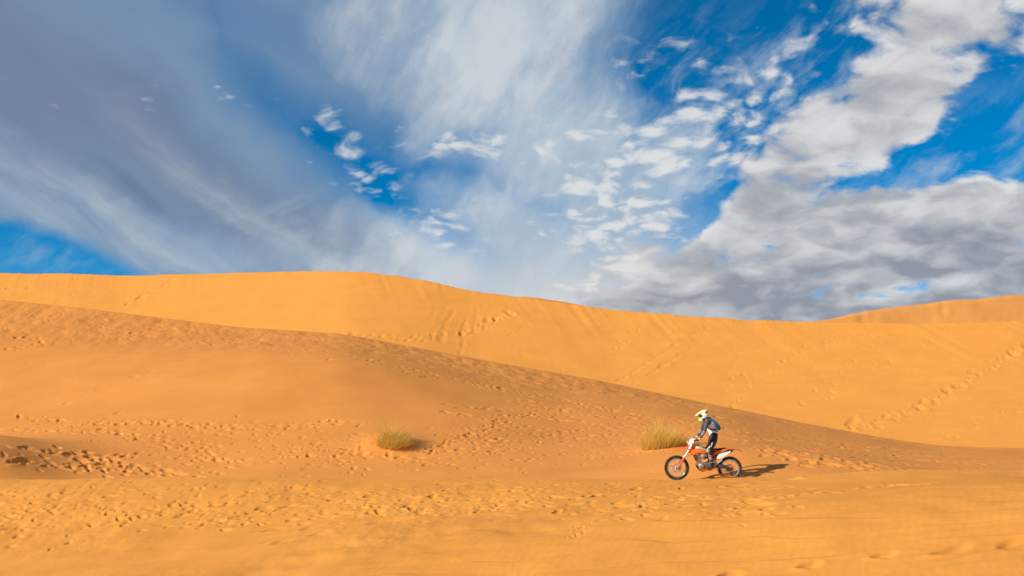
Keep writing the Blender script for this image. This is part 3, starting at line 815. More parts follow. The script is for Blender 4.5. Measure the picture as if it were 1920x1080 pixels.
def wheel(name, cx, r, w, knobs, discside):
    hub = MB().lathe((cx, 0, r), [(0.012, -0.07), (0.045, -0.07), (0.045, -0.055), (0.028, -0.04), (0.028, 0.04), (0.045, 0.055), (0.045, 0.07), (0.012, 0.07)], 20).build(name, alloy, bike, True)
    ty = MB(); ro, ri = r - 0.012, r - 0.088
    prof = []
    for k in range(12):
        a = 2 * math.pi * k / 12
        prof.append(((ro + ri) / 2 + (ro - ri) / 2 * math.cos(a), w * 0.5 * math.sin(a)))
    ty.lathe((cx, 0, r), prof, 56)
    for k in range(knobs):
        a = 2 * math.pi * k / knobs
        for yy, wd, rr in ((0.0 if k % 2 else w * 0.2, 0.011, ro), (w * 0.36, 0.011, ro - 0.012), (-w * 0.36, 0.011, ro - 0.012), (-w * 0.2 if k % 2 == 0 else 0.0, 0.011, ro)):
            cs, sn = math.cos(a), math.sin(a)
            v = []
            for q in (-0.006, 0.014):
                for ty_ in (-wd, wd):
                    for tt_ in (-0.013, 0.013):
                        rad = rr + q; v.append((cx + rad * cs - tt_ * sn, yy + ty_, r + rad * sn + tt_ * cs))
            ty.add(v, [(0, 1, 3, 2), (4, 6, 7, 5), (0, 4, 5, 1), (2, 3, 7, 6), (0, 2, 6, 4), (1, 5, 7, 3)])
    ty.build('tyre', rubber, hub, True, edge=35)
    rm = r - 0.088
    MB().lathe((cx, 0, r), [(rm + 0.008, -w * 0.30), (rm - 0.004, -w * 0.32), (rm - 0.016, -w * 0.2), (rm - 0.020, 0), (rm - 0.016, w * 0.2), (rm - 0.004, w * 0.32), (rm + 0.008, w * 0.30), (rm - 0.004, 0.0)], 56).build('rim', alloy, hub, True)
    sp0 = MB().tube([(0.036, 0.045, 0), (rm - 0.016, 0.0, 0)], 0.0021, 4).build('spoke', alloy, hub)
    n = 28
    for k in range(n):
        o = sp0 if k == 0 else bpy.data.objects.new('spoke', sp0.data)
        if k: COL.objects.link(o); o.parent = hub
        a = 2 * math.pi * k / n
        o.matrix_basis = Matrix.Translation((cx, 0, r)) @ Matrix.Rotation(a + (0.16 if (k // 2) % 2 else -0.16), 4, 'Y') @ Matrix.Diagonal((1, -1 if k % 2 else 1, 1, 1))
    dr = 0.13 if discside < 0 else 0.11
    dm = MB().lathe((cx, discside * 0.062, r), [(dr, -0.002), (dr, 0.002), (dr - 0.034, 0.002), (dr - 0.034, -0.002)], 36)
    for k in range(6):
        a = k * math.pi / 3
        dm.tube([(cx + 0.04 * math.cos(a), discside * 0.062, r + 0.04 * math.sin(a)), (cx + (dr - 0.03) * math.cos(a + 0.35), discside * 0.062, r + (dr - 0.03) * math.sin(a + 0.35))], 0.006, 4)
    dm.build('brake_disc', alloy, hub)
    MB().tube([(cx, -0.13, r), (cx, 0.13, r)], 0.011, 10).build('axle', dark_m, hub, True)
    return hub

FX, RX = -0.743, 0.743
fw = wheel('front_wheel', FX, 0.350, 0.085, 58, -1)
rw = wheel('rear_wheel', RX, 0.340, 0.115, 46, 1)
# fork
for sgn in (-1, 1):
    y = 0.098 * sgn
    top, low = Vector((-0.262, y, 1.10)), Vector((FX + 0.035, y, 0.345))
    dirv = (top - low)
    fl = MB().tube([low + dirv * 0.36, low + dirv * 0.62, low + dirv * 0.64, top], [0.027, 0.027, 0.031, 0.031], 14).build('fork_leg', fork_m, bike, True)
    MB().tube([low - dirv * 0.03, low + dirv * 0.10, low + dirv * 0.40], [0.026, 0.024, 0.024], 12).build('lower_tube', dark_m, fl, True)
    g = MB()
    sec = []
    for kk, wd in ((0.0, 0.026), (0.06, 0.040), (0.18, 0.043), (0.34, 0.040), (0.44, 0.034)):
        c = low + dirv * kk + Vector((-0.012, 0.012 * sgn, 0.004))
        sec.append([(c.x - wd, c.y + 0.004 * sgn, c.z - 0.012), (c.x - wd * 0.6, c.y + 0.034 * sgn, c.z - 0.006), (c.x + wd * 0.5, c.y + 0.036 * sgn, c.z + 0.010), (c.x + wd, c.y + 0.006 * sgn, c.z + 0.020), (c.x + wd * 0.6, c.y - 0.004 * sgn, c.z + 0.014), (c.x - wd * 0.7, c.y - 0.004 * sgn, c.z - 0.008)])
    g.loft(sec).build('fork_guard', orange, fl, True)
MB().prism([(FX + 0.06, 0.44), (FX + 0.10, 0.42), (FX + 0.11, 0.33), (FX + 0.08, 0.29), (FX + 0.05, 0.33)], -0.055, -0.095, 0.008).build('brake_caliper', alloy, bike)
cl = MB()
for z, x in ((1.045, -0.285), (0.885, -0.375)):
    cl.prism([(x - 0.05, z - 0.018), (x + 0.075, z - 0.004), (x + 0.075, z + 0.028), (x - 0.05, z + 0.014)], -0.135, 0.135, 0.008)
cl.build('triple_clamp', frame_m, bike)
# front mudguard: a long thin beak, curved across
sec = []
for x, z, w in ((-0.925, 0.806, 0.035), (-0.88, 0.845, 0.06), (-0.80, 0.895, 0.075), (-0.70, 0.928, 0.082), (-0.58, 0.942, 0.082), (-0.46, 0.938, 0.075), (-0.36, 0.925, 0.06), (-0.30, 0.915, 0.045)):
    top = [(x, w * math.sin(a), z - 0.035 * (1 - math.cos(a)) * 1.2) for a in np.linspace(-1.35, 1.35, 9)]
    sec.append(top + [(p[0] + 0.002, p[1] * 0.93, p[2] - 0.012) for p in top[::-1]])
MB().loft(sec).build('front_mudguard', orange, bike, True)
# number board with headlight
mk = MB()
rows = [(-0.395, 0.945, 0.055, 1), (-0.435, 0.985, 0.09, 1), (-0.425, 1.03, 0.105, 1), (-0.40, 1.08, 0.11, 0), (-0.36, 1.14, 0.11, 0), (-0.325, 1.175, 0.10, 0), (-0.245, 1.185, 0.085, 0)]
sec = []
for x, z, w, mi in rows:
    fr_ = [(x + 0.075 * (abs(math.sin(a)) ** 2.2), w * math.sin(a), z - 0.012 * abs(math.sin(a))) for a in np.linspace(-1.5, 1.5, 9)]
    sec.append(fr_ + [(p[0] + 0.018, p[1] * 0.94, p[2] - 0.010) for p in fr_[::-1]])
o = mk.loft(sec).build('headlight_mask', [white_p, orange], bike, True)
for p in o.data.polygons: p.material_index = 1 if p.center.z < 1.035 else 0
MB().ball((-0.432, 0, 1.075), (0.02, 0.055, 0.045)).build('headlight', plain('lamp_glass', (0.5, 0.5, 0.5), 0.1, 0, 0.6, 0.5, 0.05), o, True)
# handlebar
hb = MB().tube([(-0.165, -0.40, 1.150), (-0.180, -0.30, 1.158), (-0.222, -0.16, 1.140), (-0.262, -0.07, 1.085), (-0.265, 0, 1.083), (-0.262, 0.07, 1.085), (-0.222, 0.16, 1.140), (-0.180, 0.30, 1.158), (-0.165, 0.40, 1.150)], 0.0135, 10).build('handlebar', dark_m, bike, True)
MB().tube([(-0.222, -0.13, 1.128), (-0.224, 0.13, 1.128)], 0.022, 10).build('crossbar_pad', orange, hb, True)
for sgn in (-1, 1):
    MB().tube([(-0.165, 0.405 * sgn, 1.150), (-0.178, 0.285 * sgn, 1.157)], 0.018, 10).build('grip', rubber, hb, True)
    MB().tube([(-0.205, 0.24 * sgn, 1.150), (-0.250, 0.27 * sgn, 1.142), (-0.240, 0.42 * sgn, 1.128)], [0.009, 0.007, 0.006], 6).build('lever', dark_m, hb, True)
# frame
fr = MB()
for sgn in (-1, 1):
    y = 0.05 * sgn
    fr.tube([(-0.27, 0.02 * sgn, 0.93), (-0.235, y, 0.76), (-0.20, y, 0.60), (-0.17, 0.07 * sgn, 0.46), (-0.11, 0.09 * sgn, 0.335), (0.02, 0.10 * sgn, 0.285), (0.19, 0.11 * sgn, 0.30), (0.30, 0.12 * sgn, 0.37), (0.325, 0.115 * sgn, 0.55), (0.30, 0.10 * sgn, 0.72)], 0.017, 8)
    fr.tube([(-0.28, 0.03 * sgn, 1.00), (-0.10, 0.09 * sgn, 0.88), (0.12, 0.10 * sgn, 0.77), (0.31, 0.10 * sgn, 0.70), (0.33, 0.11 * sgn, 0.50)], 0.020, 8)
    fr.tube([(0.20, 0.07 * sgn, 0.83), (0.48, 0.07 * sgn, 0.885), (0.68, 0.06 * sgn, 0.90)], 0.011, 6)
    fr.tube([(0.31, 0.08 * sgn, 0.62), (0.56, 0.07 * sgn, 0.86)], 0.010, 6)
fr.tube([(-0.262, 0, 1.075), (-0.31, 0, 0.88)], 0.034, 12)
fr.build('frame', frame_m, bike, True)
# radiators, tank and shrouds
for sgn in (-1, 1):
    MB().prism([(-0.30, 0.80), (-0.215, 0.83), (-0.155, 0.60), (-0.225, 0.565)], 0.075 * sgn, 0.165 * sgn, 0.01).build('radiator', dark_m, bike)
    sh_ = MB()
    pl = zpoly((682, 660), (705, 628), (742, 606), (790, 603), (838, 615), (872, 634), (876, 655), (850, 655), (812, 650), (775, 658), (735, 676), (700, 676))
    sh_.prism(pl, 0.135 * sgn, 0.185 * sgn, 0.022)
    sh_.build('radiator_shroud', orange, bike, True, edge=50)
tk = MB()
sec = []
for x, zt_, zb_, w in ((-0.235, 0.955, 0.86, 0.05), (-0.18, 0.985, 0.80, 0.10), (-0.10, 0.975, 0.66, 0.135), (-0.03, 0.945, 0.60, 0.15), (0.04, 0.915, 0.61, 0.145), (0.10, 0.895, 0.70, 0.12), (0.16, 0.885, 0.79, 0.085)):
    zc_ = (zt_ + zb_) / 2; h_ = (zt_ - zb_) / 2
    sec.append([(x, w * math.copysign(abs(math.cos(a)) ** 0.6, math.cos(a)), zc_ + h_ * math.copysign(abs(math.sin(a)) ** 0.7, math.sin(a))) for a in np.linspace(0, 2 * math.pi, 17)[:-1]])
tank = tk.loft(sec).build('fuel_tank', tank_m, bike, True, edge=60)
MB().lathe((0, 0, 0), [(0.001, 0), (0.035, 0), (0.035, 0.02), (0.001, 0.022)], 16, closed=False).build('filler_cap', black_p, tank, True).matrix_basis = Matrix.Translation((-0.15, 0, 0.975)) @ Matrix.Rotation(R(90), 4, 'X')
# seat
sec = []
for x, z, w, h_ in ((-0.12, 0.975, 0.045, 0.02), (0.0, 0.935, 0.075, 0.035), (0.12, 0.905, 0.095, 0.04), (0.26, 0.888, 0.105, 0.045), (0.42, 0.892, 0.105, 0.045), (0.56, 0.905, 0.09, 0.035), (0.66, 0.912, 0.065, 0.02)):
    sec.append([(x, w * math.cos(a), z + (0.012 if math.sin(a) > 0 else h_ ) * math.sin(a)) for a in np.linspace(0, 2 * math.pi, 13)[:-1]])
MB().loft(sec).build('seat', black_p, bike, True, edge=60)
for sgn in (-1, 1):
    MB().prism(zpoly((948, 652), (985, 632), (1040, 618), (1098, 605), (1095, 622), (1050, 640), (1000, 662), (962, 676), (945, 672)), 0.085 * sgn, 0.118 * sgn, 0.008).build('side_cover', orange, bike)
    MB().prism(zpoly((962, 726), (990, 690), (1012, 664), (1060, 650), (1142, 627), (1136, 644), (1095, 678), (1045, 714), (1000, 722)), 0.128 * sgn, 0.158 * sgn, 0.010).build('number_panel', white_p, bike)
# rear mudguard and tail
sec = []
for x, z, w in ((0.55, 0.905, 0.07), (0.66, 0.918, 0.075), (0.80, 0.912, 0.07), (0.93, 0.905, 0.06), (1.02, 0.895, 0.045)):
    top = [(x, w * math.sin(a), z - 0.03 * (1 - math.cos(a))) for a in np.linspace(-1.3, 1.3, 7)]
    sec.append(top + [(p[0], p[1] * 0.92, p[2] - 0.016) for p in top[::-1]])
rm_ = MB().loft(sec).build('rear_mudguard', orange, bike, True)
MB().prism([(0.68, 0.893), (0.86, 0.885), (0.985, 0.888), (1.09, 0.818), (1.10, 0.812), (1.085, 0.806), (0.985, 0.868), (0.86, 0.86), (0.74, 0.84)], -0.035, 0.035, 0.006).build('tail_bracket', black_p, rm_)
MB().prism([(1.0, 0.882), (1.03, 0.872), (1.025, 0.85), (0.995, 0.86)], -0.04, 0.04, 0.004).build('tail_light', red_m, rm_)
# exhaust
mf = MB().tube([(0.38, 0.115, 0.585), (0.46, 0.125, 0.635), (0.52, 0.13, 0.68), (0.80, 0.135, 0.835), (0.86, 0.135, 0.865)], [0.028, 0.050, 0.058, 0.058, 0.035], 16).build('muffler', dark_m, bike, True)
MB().tube([(-0.06, 0.05, 0.60), (-0.15, 0.07, 0.56), (-0.17, 0.10, 0.46), (-0.10, 0.13, 0.42), (0.05, 0.135, 0.47), (0.22, 0.13, 0.52), (0.38, 0.115, 0.585)], 0.023, 12).build('exhaust_pipe', alloy, mf, True)
# engine
en = MB()
en.prism([(-0.19, 0.47), (-0.12, 0.50), (0.02, 0.49), (0.15, 0.50), (0.22, 0.44), (0.20, 0.36), (0.10, 0.30), (-0.07, 0.30), (-0.16, 0.36)], -0.10, 0.11, 0.03)
en_o = en.build('engine', engine_m, bike, True, edge=50)
cy = MB()
for k in range(7):
    z = 0.50 + 0.021 * k
    x = -0.09 - 0.006 * k
    cy.prism([(x - 0.065, z), (x + 0.062, z), (x + 0.062, z + 0.011), (x - 0.065, z + 0.011)], -0.075, 0.075, 0.0)
cy.prism([(-0.145, 0.49), (-0.045, 0.49), (-0.075, 0.67), (-0.175, 0.67)], -0.06, 0.06, 0.01)
cy.prism([(-0.185, 0.65), (-0.06, 0.65), (-0.075, 0.715), (-0.19, 0.705)], -0.075, 0.075, 0.015)
cy.build('cylinder', alloy, en_o)
MB().lathe((-0.05, -0.10, 0.415), [(0.001, -0.035), (0.055, -0.035), (0.075, -0.022), (0.085, 0.0), (0.001, 0.0)], 22, closed=False).build('ignition_cover', engine_m, en_o, True)
MB().lathe((0.105, -0.10, 0.405), [(0.001, -0.022), (0.035, -0.022), (0.048, 0.0), (0.001, 0.0)], 18, closed=False).build('sprocket_cover', dark_m, en_o, True)
MB().lathe((0.06, 0.11, 0.40), [(0.001, 0.035), (0.075, 0.032), (0.09, 0.0), (0.001, 0.0)], 22, closed=False).build('clutch_cover', engine_m, en_o, True)
MB().tube([(0.01, -0.04, 0.62), (0.10, -0.03, 0.645), (0.17, -0.02, 0.65)], [0.03, 0.03, 0.035], 12).build('throttle_body', black_p, en_o, True)
MB().prism([(-0.215, 0.47), (-0.175, 0.44), (-0.115, 0.325), (0.0, 0.268), (0.02, 0.262), (-0.03, 0.255), (-0.13, 0.292), (-0.20, 0.38)], -0.10, 0.10, 0.01).build('skid_plate', black_p, bike)
ab = MB().prism([(0.19, 0.83), (0.34, 0.84), (0.40, 0.66), (0.33, 0.60), (0.20, 0.62)], -0.09, 0.085, 0.02).build('airbox', black_p, bike)
# swingarm, shock, chain
sa = MB()
for sgn in (-1, 1):
    secs = []
    for x, z, h_, yy in ((0.28, 0.425, 0.05, 0.10), (0.40, 0.415, 0.062, 0.115), (0.55, 0.395, 0.055, 0.115), (0.68, 0.358, 0.042, 0.105), (0.80, 0.338, 0.030, 0.100)):
        y = yy * sgn; w = 0.016
        secs.append([(x, y - w, z - h_), (x, y + w, z - h_), (x, y + w, z + h_), (x, y - w, z + h_)])
    sa.loft(secs)
sa.prism([(0.28, 0.38), (0.42, 0.38), (0.42, 0.46), (0.28, 0.46)], -0.10, 0.10, 0.01)
sa_o = sa.build('swingarm', plain('dark_anodised', (0.055, 0.055, 0.057), 0.5, 0.3, 0.5, 0, 0.12), bike)
MB().prism([(0.66, 0.335), (0.78, 0.335), (0.79, 0.29), (0.70, 0.27), (0.64, 0.30)], -0.055, -0.095, 0.006).build('chain_guide', black_p, sa_o)
sk = MB().tube([(0.30, 0.0, 0.80), (0.35, 0.0, 0.47)], 0.018, 10)
for k in range(56):
    pass
sp_pts = [(0.305 + 0.045 * f + 0.036 * math.cos(f * 44), 0.036 * math.sin(f * 44), 0.77 - 0.28 * f) for f in np.linspace(0, 1, 90)]
sho = sk.build('shock_absorber', alloy, bike, True)
MB().tube(sp_pts, 0.0055, 6).build('spring', white_p, sho, True)
ch = MB()
ra, rb_ = 0.028, 0.093
pa, pb = Vector((0.155, -0.082, 0.40)), Vector((RX, -0.082, 0.34))
pts = [(pa.x + ra * math.cos(a), pa.y, pa.z + ra * math.sin(a)) for a in np.linspace(R(95), R(265), 8)] + [(pb.x + rb_ * math.cos(a), pb.y, pb.z + rb_ * math.sin(a)) for a in np.linspace(R(-95), R(95), 16)]
ch.tube(pts + [pts[0]], 0.007, 6, cap=False)
ch.build('chain', chain_m, bike, True)
sprk = MB().lathe((RX, -0.082, 0.34), [(0.092, -0.003), (0.092, 0.003), (0.074, 0.003), (0.074, -0.003)], 40)
for k in range(6):
    a = k * math.pi / 3
    sprk.tube([(RX + 0.04 * math.cos(a), -0.082, 0.34 + 0.04 * math.sin(a)), (RX + 0.078 * math.cos(a), -0.082, 0.34 + 0.078 * math.sin(a))], 0.008, 5)
sprk.build('sprocket', frame_m, rw)
for sgn in (-1, 1):
    MB().prism([(0.135, 0.352), (0.225, 0.352), (0.225, 0.378), (0.135, 0.378)], 0.115 * sgn, 0.245 * sgn, 0.006).build('foot_peg', dark_m, bike)
MB().tube([(0.275, -0.125, 0.395), (0.36, -0.135, 0.46), (0.50, -0.14, 0.575), (0.52, -0.145, 0.60)], [0.014, 0.012, 0.012, 0.016], 8).build('side_stand', alloy, bike, True)
MB().tube([(0.13, -0.135, 0.40), (0.05, -0.14, 0.405), (-0.005, -0.16, 0.425)], [0.008, 0.008, 0.011], 6).build('shift_lever', red_m, bike, True)
MB().tube([(0.20, 0.14, 0.36), (0.08, 0.15, 0.35), (0.02, 0.17, 0.365)], [0.009, 0.008, 0.012], 6).build('brake_pedal', dark_m, bike, True)

# ------------------------------------------------------------------ rider
BM = bike.matrix_basis.copy() if False else Matrix.Translation(bike.location) @ Euler(bike.rotation_euler).to_matrix().to_4x4()
jersey_w = plain('jersey_white', (0.80, 0.78, 0.78), 0.85, 0, 0.2, 0, 0.04)
jersey_g = plain('jersey_grey', (0.085, 0.085, 0.09), 0.9, 0, 0.2, 0, 0.06, 12)
jersey_m = plain('jersey_mid_grey', (0.24, 0.235, 0.24), 0.9, 0, 0.2, 0, 0.05, 12)
pants_m = plain('pants_black', (0.020, 0.020, 0.022), 0.8, 0, 0.3, 0, 0.05, 12)
boot_m = plain('boot_black', (0.030, 0.029, 0.028), 0.5, 0, 0.4, 0, 0.14, 12)
boot_g = plain('boot_grey', (0.27, 0.25, 0.23), 0.5, 0, 0.4, 0, 0.12)
yellow = plain('fluo_yellow', (0.83, 0.80, 0.24), 0.35, 0, 0.5, 0.2, 0.02)
green_y = plain('fluo_green', (0.42, 0.78, 0.05), 0.35, 0, 0.5, 0.2, 0.02)
helm_w = plain('helmet_white', (0.78, 0.73, 0.70), 0.3, 0, 0.5, 0.3, 0.02)
helm_k = plain('helmet_black', (0.015, 0.015, 0.016), 0.3, 0, 0.5, 0.3, 0.03)
skin_m = plain('skin', (0.42, 0.23, 0.15), 0.6, 0, 0.4, 0, 0.0)
blue_m = plain('backpack_blue', (0.012, 0.125, 0.27), 0.7, 0, 0.3, 0, 0.05)
blue_d = plain('backpack_dark', (0.010, 0.045, 0.085), 0.7, 0, 0.3, 0, 0.05)
white_print = plain('white_print', (0.62, 0.60, 0.60), 0.8, 0, 0.2, 0, 0.03)

person = empty('person', bike.location, bike.rotation_euler)
tag(person, 'rider in grey jersey, black trousers and yellow helmet standing on the motorcycle pegs', 'person')

J = {  # joints: position, radius (two half axes)
    'pelvis': ((0.335, 0, 1.275), (0.125, 0.145)), 'waist': ((0.285, 0, 1.40), (0.128, 0.145)), 'chest': ((0.245, 0, 1.54), (0.14, 0.165)),
    'upper': ((0.185, 0, 1.645), (0.095, 0.13)), 'neck': ((0.125, 0, 1.725), (0.062, 0.062)), 'head': ((0.075, 0, 1.80), (0.08, 0.08)), 'crown': ((0.055, 0, 1.88), (0.075, 0.075)),
}
E = [('pelvis', 'waist'), ('waist', 'chest'), ('chest', 'upper'), ('upper', 'neck'), ('neck', 'head'), ('head', 'crown')]
for sg, nm in ((-1, 'L'), (1, 'R')):
    J.update({
        'sh' + nm: ((0.112, 0.185 * sg, 1.645), (0.075, 0.075)), 'ua' + nm: ((0.065, 0.300 * sg, 1.545), (0.062, 0.062)),
        'el' + nm: ((0.015, 0.385 * sg, 1.405), (0.050, 0.050)), 'fa' + nm: ((-0.05, 0.372 * sg, 1.30), (0.046, 0.046)), 'wr' + nm: ((-0.122, 0.352 * sg, 1.205), (0.031, 0.031)),
        'hip' + nm: ((0.325, 0.105 * sg, 1.215), (0.115, 0.105)), 'th' + nm: ((0.262, 0.165 * sg, 1.06), (0.108, 0.098)), 'kn' + nm: ((0.165, 0.205 * sg, 0.885), (0.076, 0.072)),
        'sn' + nm: ((0.195, 0.195 * sg, 0.72), (0.058, 0.056)), 'an' + nm: ((0.205, 0.185 * sg, 0.50), (0.040, 0.040)),
    })
    E += [('upper', 'sh' + nm), ('sh' + nm, 'ua' + nm), ('ua' + nm, 'el' + nm), ('el' + nm, 'fa' + nm), ('fa' + nm, 'wr' + nm),
          ('pelvis', 'hip' + nm), ('hip' + nm, 'th' + nm), ('th' + nm, 'kn' + nm), ('kn' + nm, 'sn' + nm), ('sn' + nm, 'an' + nm)]
names = list(J)
sm = bpy.data.meshes.new('body_wire'); sm.from_pydata([J[n][0] for n in names], [(names.index(a), names.index(b)) for a, b in E], []); sm.update()
so = bpy.data.objects.new('body_wire', sm); COL.objects.link(so)
so.modifiers.new('skin', 'SKIN'); ssd = so.modifiers.new('sub', 'SUBSURF'); ssd.levels = 2; ssd.render_levels = 2
for i, n in enumerate(names):
    sv = sm.skin_vertices[0].data[i]; sv.radius = J[n][1]; sv.use_root = (n == 'pelvis')
dg = bpy.context.evaluated_depsgraph_get()
bme = bpy.data.meshes.new_from_object(so.evaluated_get(dg)); bme.name = 'body'
bpy.data.objects.remove(so)
bme.materials.clear()
for m in (jersey_w, jersey_g, jersey_m, pants_m, skin_m): bme.materials.append(m)
def seg_near(p):
    best, bn = 1e9, None
    for a, b in E:
        pa_, pb_ = Vector(J[a][0]), Vector(J[b][0]); ab_ = pb_ - pa_
        tq = max(0, min(1, (p - pa_).dot(ab_) / ab_.dot(ab_)))
        dd = (p - (pa_ + ab_ * tq)).length - (J[a][1][0] * (1 - tq) + J[b][1][0] * tq)
        if dd < best: best, bn = dd, (a, b, tq)
    return bn
for p in bme.polygons:
    a, b, tq = seg_near(p.center); p.use_smooth = True
    k2 = b[:2]
    if k2 in ('sh',): mi = 0 if tq < 0.35 else 1
    elif k2 in ('ua',): mi = 1
    elif k2 == 'el': mi = 1
    elif k2 == 'fa': mi = 2
    elif k2 == 'wr': mi = 1
    elif k2 in ('hi', 'th', 'kn', 'sn', 'an'): mi = 3
    elif b == 'waist': mi = 3 if tq < 0.3 else 0
    elif b in ('head', 'crown'): mi = 4
    else: mi = 0
    p.material_index = mi
body = bpy.data.objects.new('body', bme); COL.objects.link(body); body.parent = person

# trouser print on both thighs, knee pieces
for sg in (-1, 1):
    tp = MB()
    a0, a1 = Vector(J['th' + 'LR'[sg > 0]][0]), Vector(J['kn' + 'LR'[sg > 0]][0])
    ax = (a1 - a0).normalized(); out_ = Vector((-0.35, sg * 1.0, 0.0)); out_ = (out_ - ax * out_.dot(ax)).normalized(); sd = ax.cross(out_).normalized()
    if sd.x > 0: sd = -sd
    def surf(s_, w_):
        r_ = 0.108 + (0.080 - 0.108) * max(0, min(1.2, s_)) + 0.004
        c = a0 + (a1 - a0) * s_
        return c + out_ * math.cos(w_) * r_ + sd * math.sin(w_) * r_
    def stroke(s0, w0, s1, w1, th=0.12):
        n = 5; v = []
        for k in range(n + 1):
            s_, w_ = s0 + (s1 - s0) * k / n, w0 + (w1 - w0) * k / n
            v += [surf(s_ - 0.045, w_ - th), surf(s_ + 0.045, w_ + th)]
        tp.add(v, [(2 * k, 2 * k + 1, 2 * k + 3, 2 * k + 2) for k in range(n)])
    # slanted white letters and flashes, unreadable at this distance in the photograph
    stroke(0.02, -0.3, 0.42, 0.55, 0.10); stroke(0.20, -0.35, 0.58, 0.5, 0.10); stroke(0.36, -0.4, 0.74, 0.45, 0.10); stroke(0.52, -0.2, 0.9, 0.55, 0.12); stroke(0.05, 0.0, 0.62, -0.25, 0.08); stroke(0.62, 0.1, 0.95, 0.3, 0.22)
    tp.build('trouser_print', white_print, person, True)
    kn = Vector(J['kn' + 'LR'[sg > 0]][0])
    MB().ball(kn + Vector((-0.030, 0.012 * sg, -0.025)), (0.055, 0.058, 0.085), rot=Matrix.Rotation(R(-8), 3, 'Y')).build('knee_guard', boot_g, person, True)
    MB().ball(kn + Vector((-0.062, -0.030 * -sg, -0.045)), (0.028, 0.034, 0.03), 10, 6).build('knee_cup', green_y if sg < 0 else green_y, person, True)
    # boots
    bt = MB(); y = 0.188 * sg
    secs = []
    for x, z, rx, ry in ((0.188, 0.775, 0.064, 0.060), (0.195, 0.70, 0.066, 0.061), (0.203, 0.60, 0.058, 0.055), (0.207, 0.51, 0.052, 0.049), (0.200, 0.455, 0.058, 0.048), (0.175, 0.425, 0.090, 0.048), (0.160, 0.395, 0.112, 0.050), (0.155, 0.372, 0.118, 0.051)):
        secs.append([(x + rx * math.cos(a), y + ry * math.sin(a), z) for a in np.linspace(0, 2 * math.pi, 17)[:-1]])
    bo = bt.loft(secs).build('boot', [boot_m, boot_g, red_m], person, True, edge=60)
    for p in bo.data.polygons:
        c = p.center
        if 0.56 < c.z < 0.74 and c.x < 0.19: p.material_index = 1
        elif 0.60 < c.z < 0.68 and c.x > 0.19 and c.x < 0.215: p.material_index = 2
    MB().prism([(0.03, 0.366), (0.05, 0.385), (0.26, 0.385), (0.275, 0.372), (0.27, 0.362)], y - 0.052, y + 0.052, 0.006).build('sole', boot_m, bo)
    for k, z in enumerate((0.69, 0.60, 0.50)):
        MB().prism([(0.135, z), (0.235, z + 0.012), (0.235, z + 0.034), (0.135, z + 0.022)], y + sg * 0.052, y + sg * 0.066, 0.004).build('buckle', boot_g if k else red_m, bo)
    MB().prism([(0.045, 0.40), (0.10, 0.425), (0.11, 0.40), (0.06, 0.378)], y + sg * 0.030, y + sg * 0.056, 0.006).build('toe_piece', red_m, bo)
    # gloves gripping the bar
    gl = MB(); hc = Vector((-0.155, 0.345 * sg, 1.165))
    palm = [[], []]
    gl.loft([[(-0.108 + 0.026 * math.cos(a), 0.350 * sg + 0.034 * math.sin(a), 1.225) for a in np.linspace(0, 2 * math.pi, 11)[:-1]],
             [(-0.130 + 0.026 * math.cos(a), 0.348 * sg + 0.036 * math.sin(a), 1.200) for a in np.linspace(0, 2 * math.pi, 11)[:-1]],
             [(-0.155 + 0.024 * math.cos(a), 0.345 * sg + 0.044 * math.sin(a), 1.186) for a in np.linspace(0, 2 * math.pi, 11)[:-1]],
             [(-0.185 + 0.018 * math.cos(a), 0.343 * sg + 0.042 * math.sin(a), 1.182) for a in np.linspace(0, 2 * math.pi, 11)[:-1]]])
    glo = gl.build('glove', yellow, person, True)
    for k, (off, ln) in enumerate(((0.033, 0.9), (0.011, 1.0), (-0.011, 0.96), (-0.033, 0.82))):
        yy = 0.343 * sg + off * sg
        pts_ = [(-0.178, yy, 1.186), (-0.178 - 0.030 * ln, yy, 1.178), (-0.178 - 0.032 * ln, yy, 1.152), (-0.172 - 0.014 * ln, yy, 1.130), (-0.160, yy, 1.128)]
        MB().tube(pts_, [0.0105, 0.0100, 0.0095, 0.009, 0.007], 8).build('finger', black_p, glo, True)
    MB().tube([(-0.140, 0.315 * sg, 1.190), (-0.150, 0.298 * sg, 1.165), (-0.165, 0.292 * sg, 1.140), (-0.185, 0.296 * sg, 1.132)], [0.013, 0.012, 0.011, 0.008], 8).build('thumb', black_p, glo, True)

# helmet with peak, chin bar and goggles
hc = Vector((0.062, 0, 1.845)); tilt = Matrix.Rotation(R(-14), 3, 'Y')
hv = MB(); nu, nv = 36, 22
for i in range(nv + 1):
    t_ = math.pi * (0.0 + 0.80 * i / nv)
    for k in range(nu):
        a = 2 * math.pi * k / nu
        fx = -math.cos(a)                       # +1 behind is negative here: fx>0 faces ahead (-x)
        ahead = max(0.0, fx)
        lowz = smooth(0.35, 0.8, i / nv)
        rx = 0.138 + 0.055 * ahead ** 2 * float(lowz)
        p = Vector((rx * math.sin(t_) * math.cos(a), 0.118 * math.sin(t_) * math.sin(a) * (1 - 0.25 * ahead * float(lowz)), 0.142 * math.cos(t_) - 0.035 * ahead * float(lowz)))
        hv.v.append(tuple(hc + tilt @ p))
for i in range(nv):
    for k in range(nu): hv.f.append((i * nu + k, i * nu + (k + 1) % nu, (i + 1) * nu + (k + 1) % nu, (i + 1) * nu + k)); hv.m.append(0)
helm = hv.build('helmet', [helm_w, yellow, helm_k, green_y], person, True, edge=70)
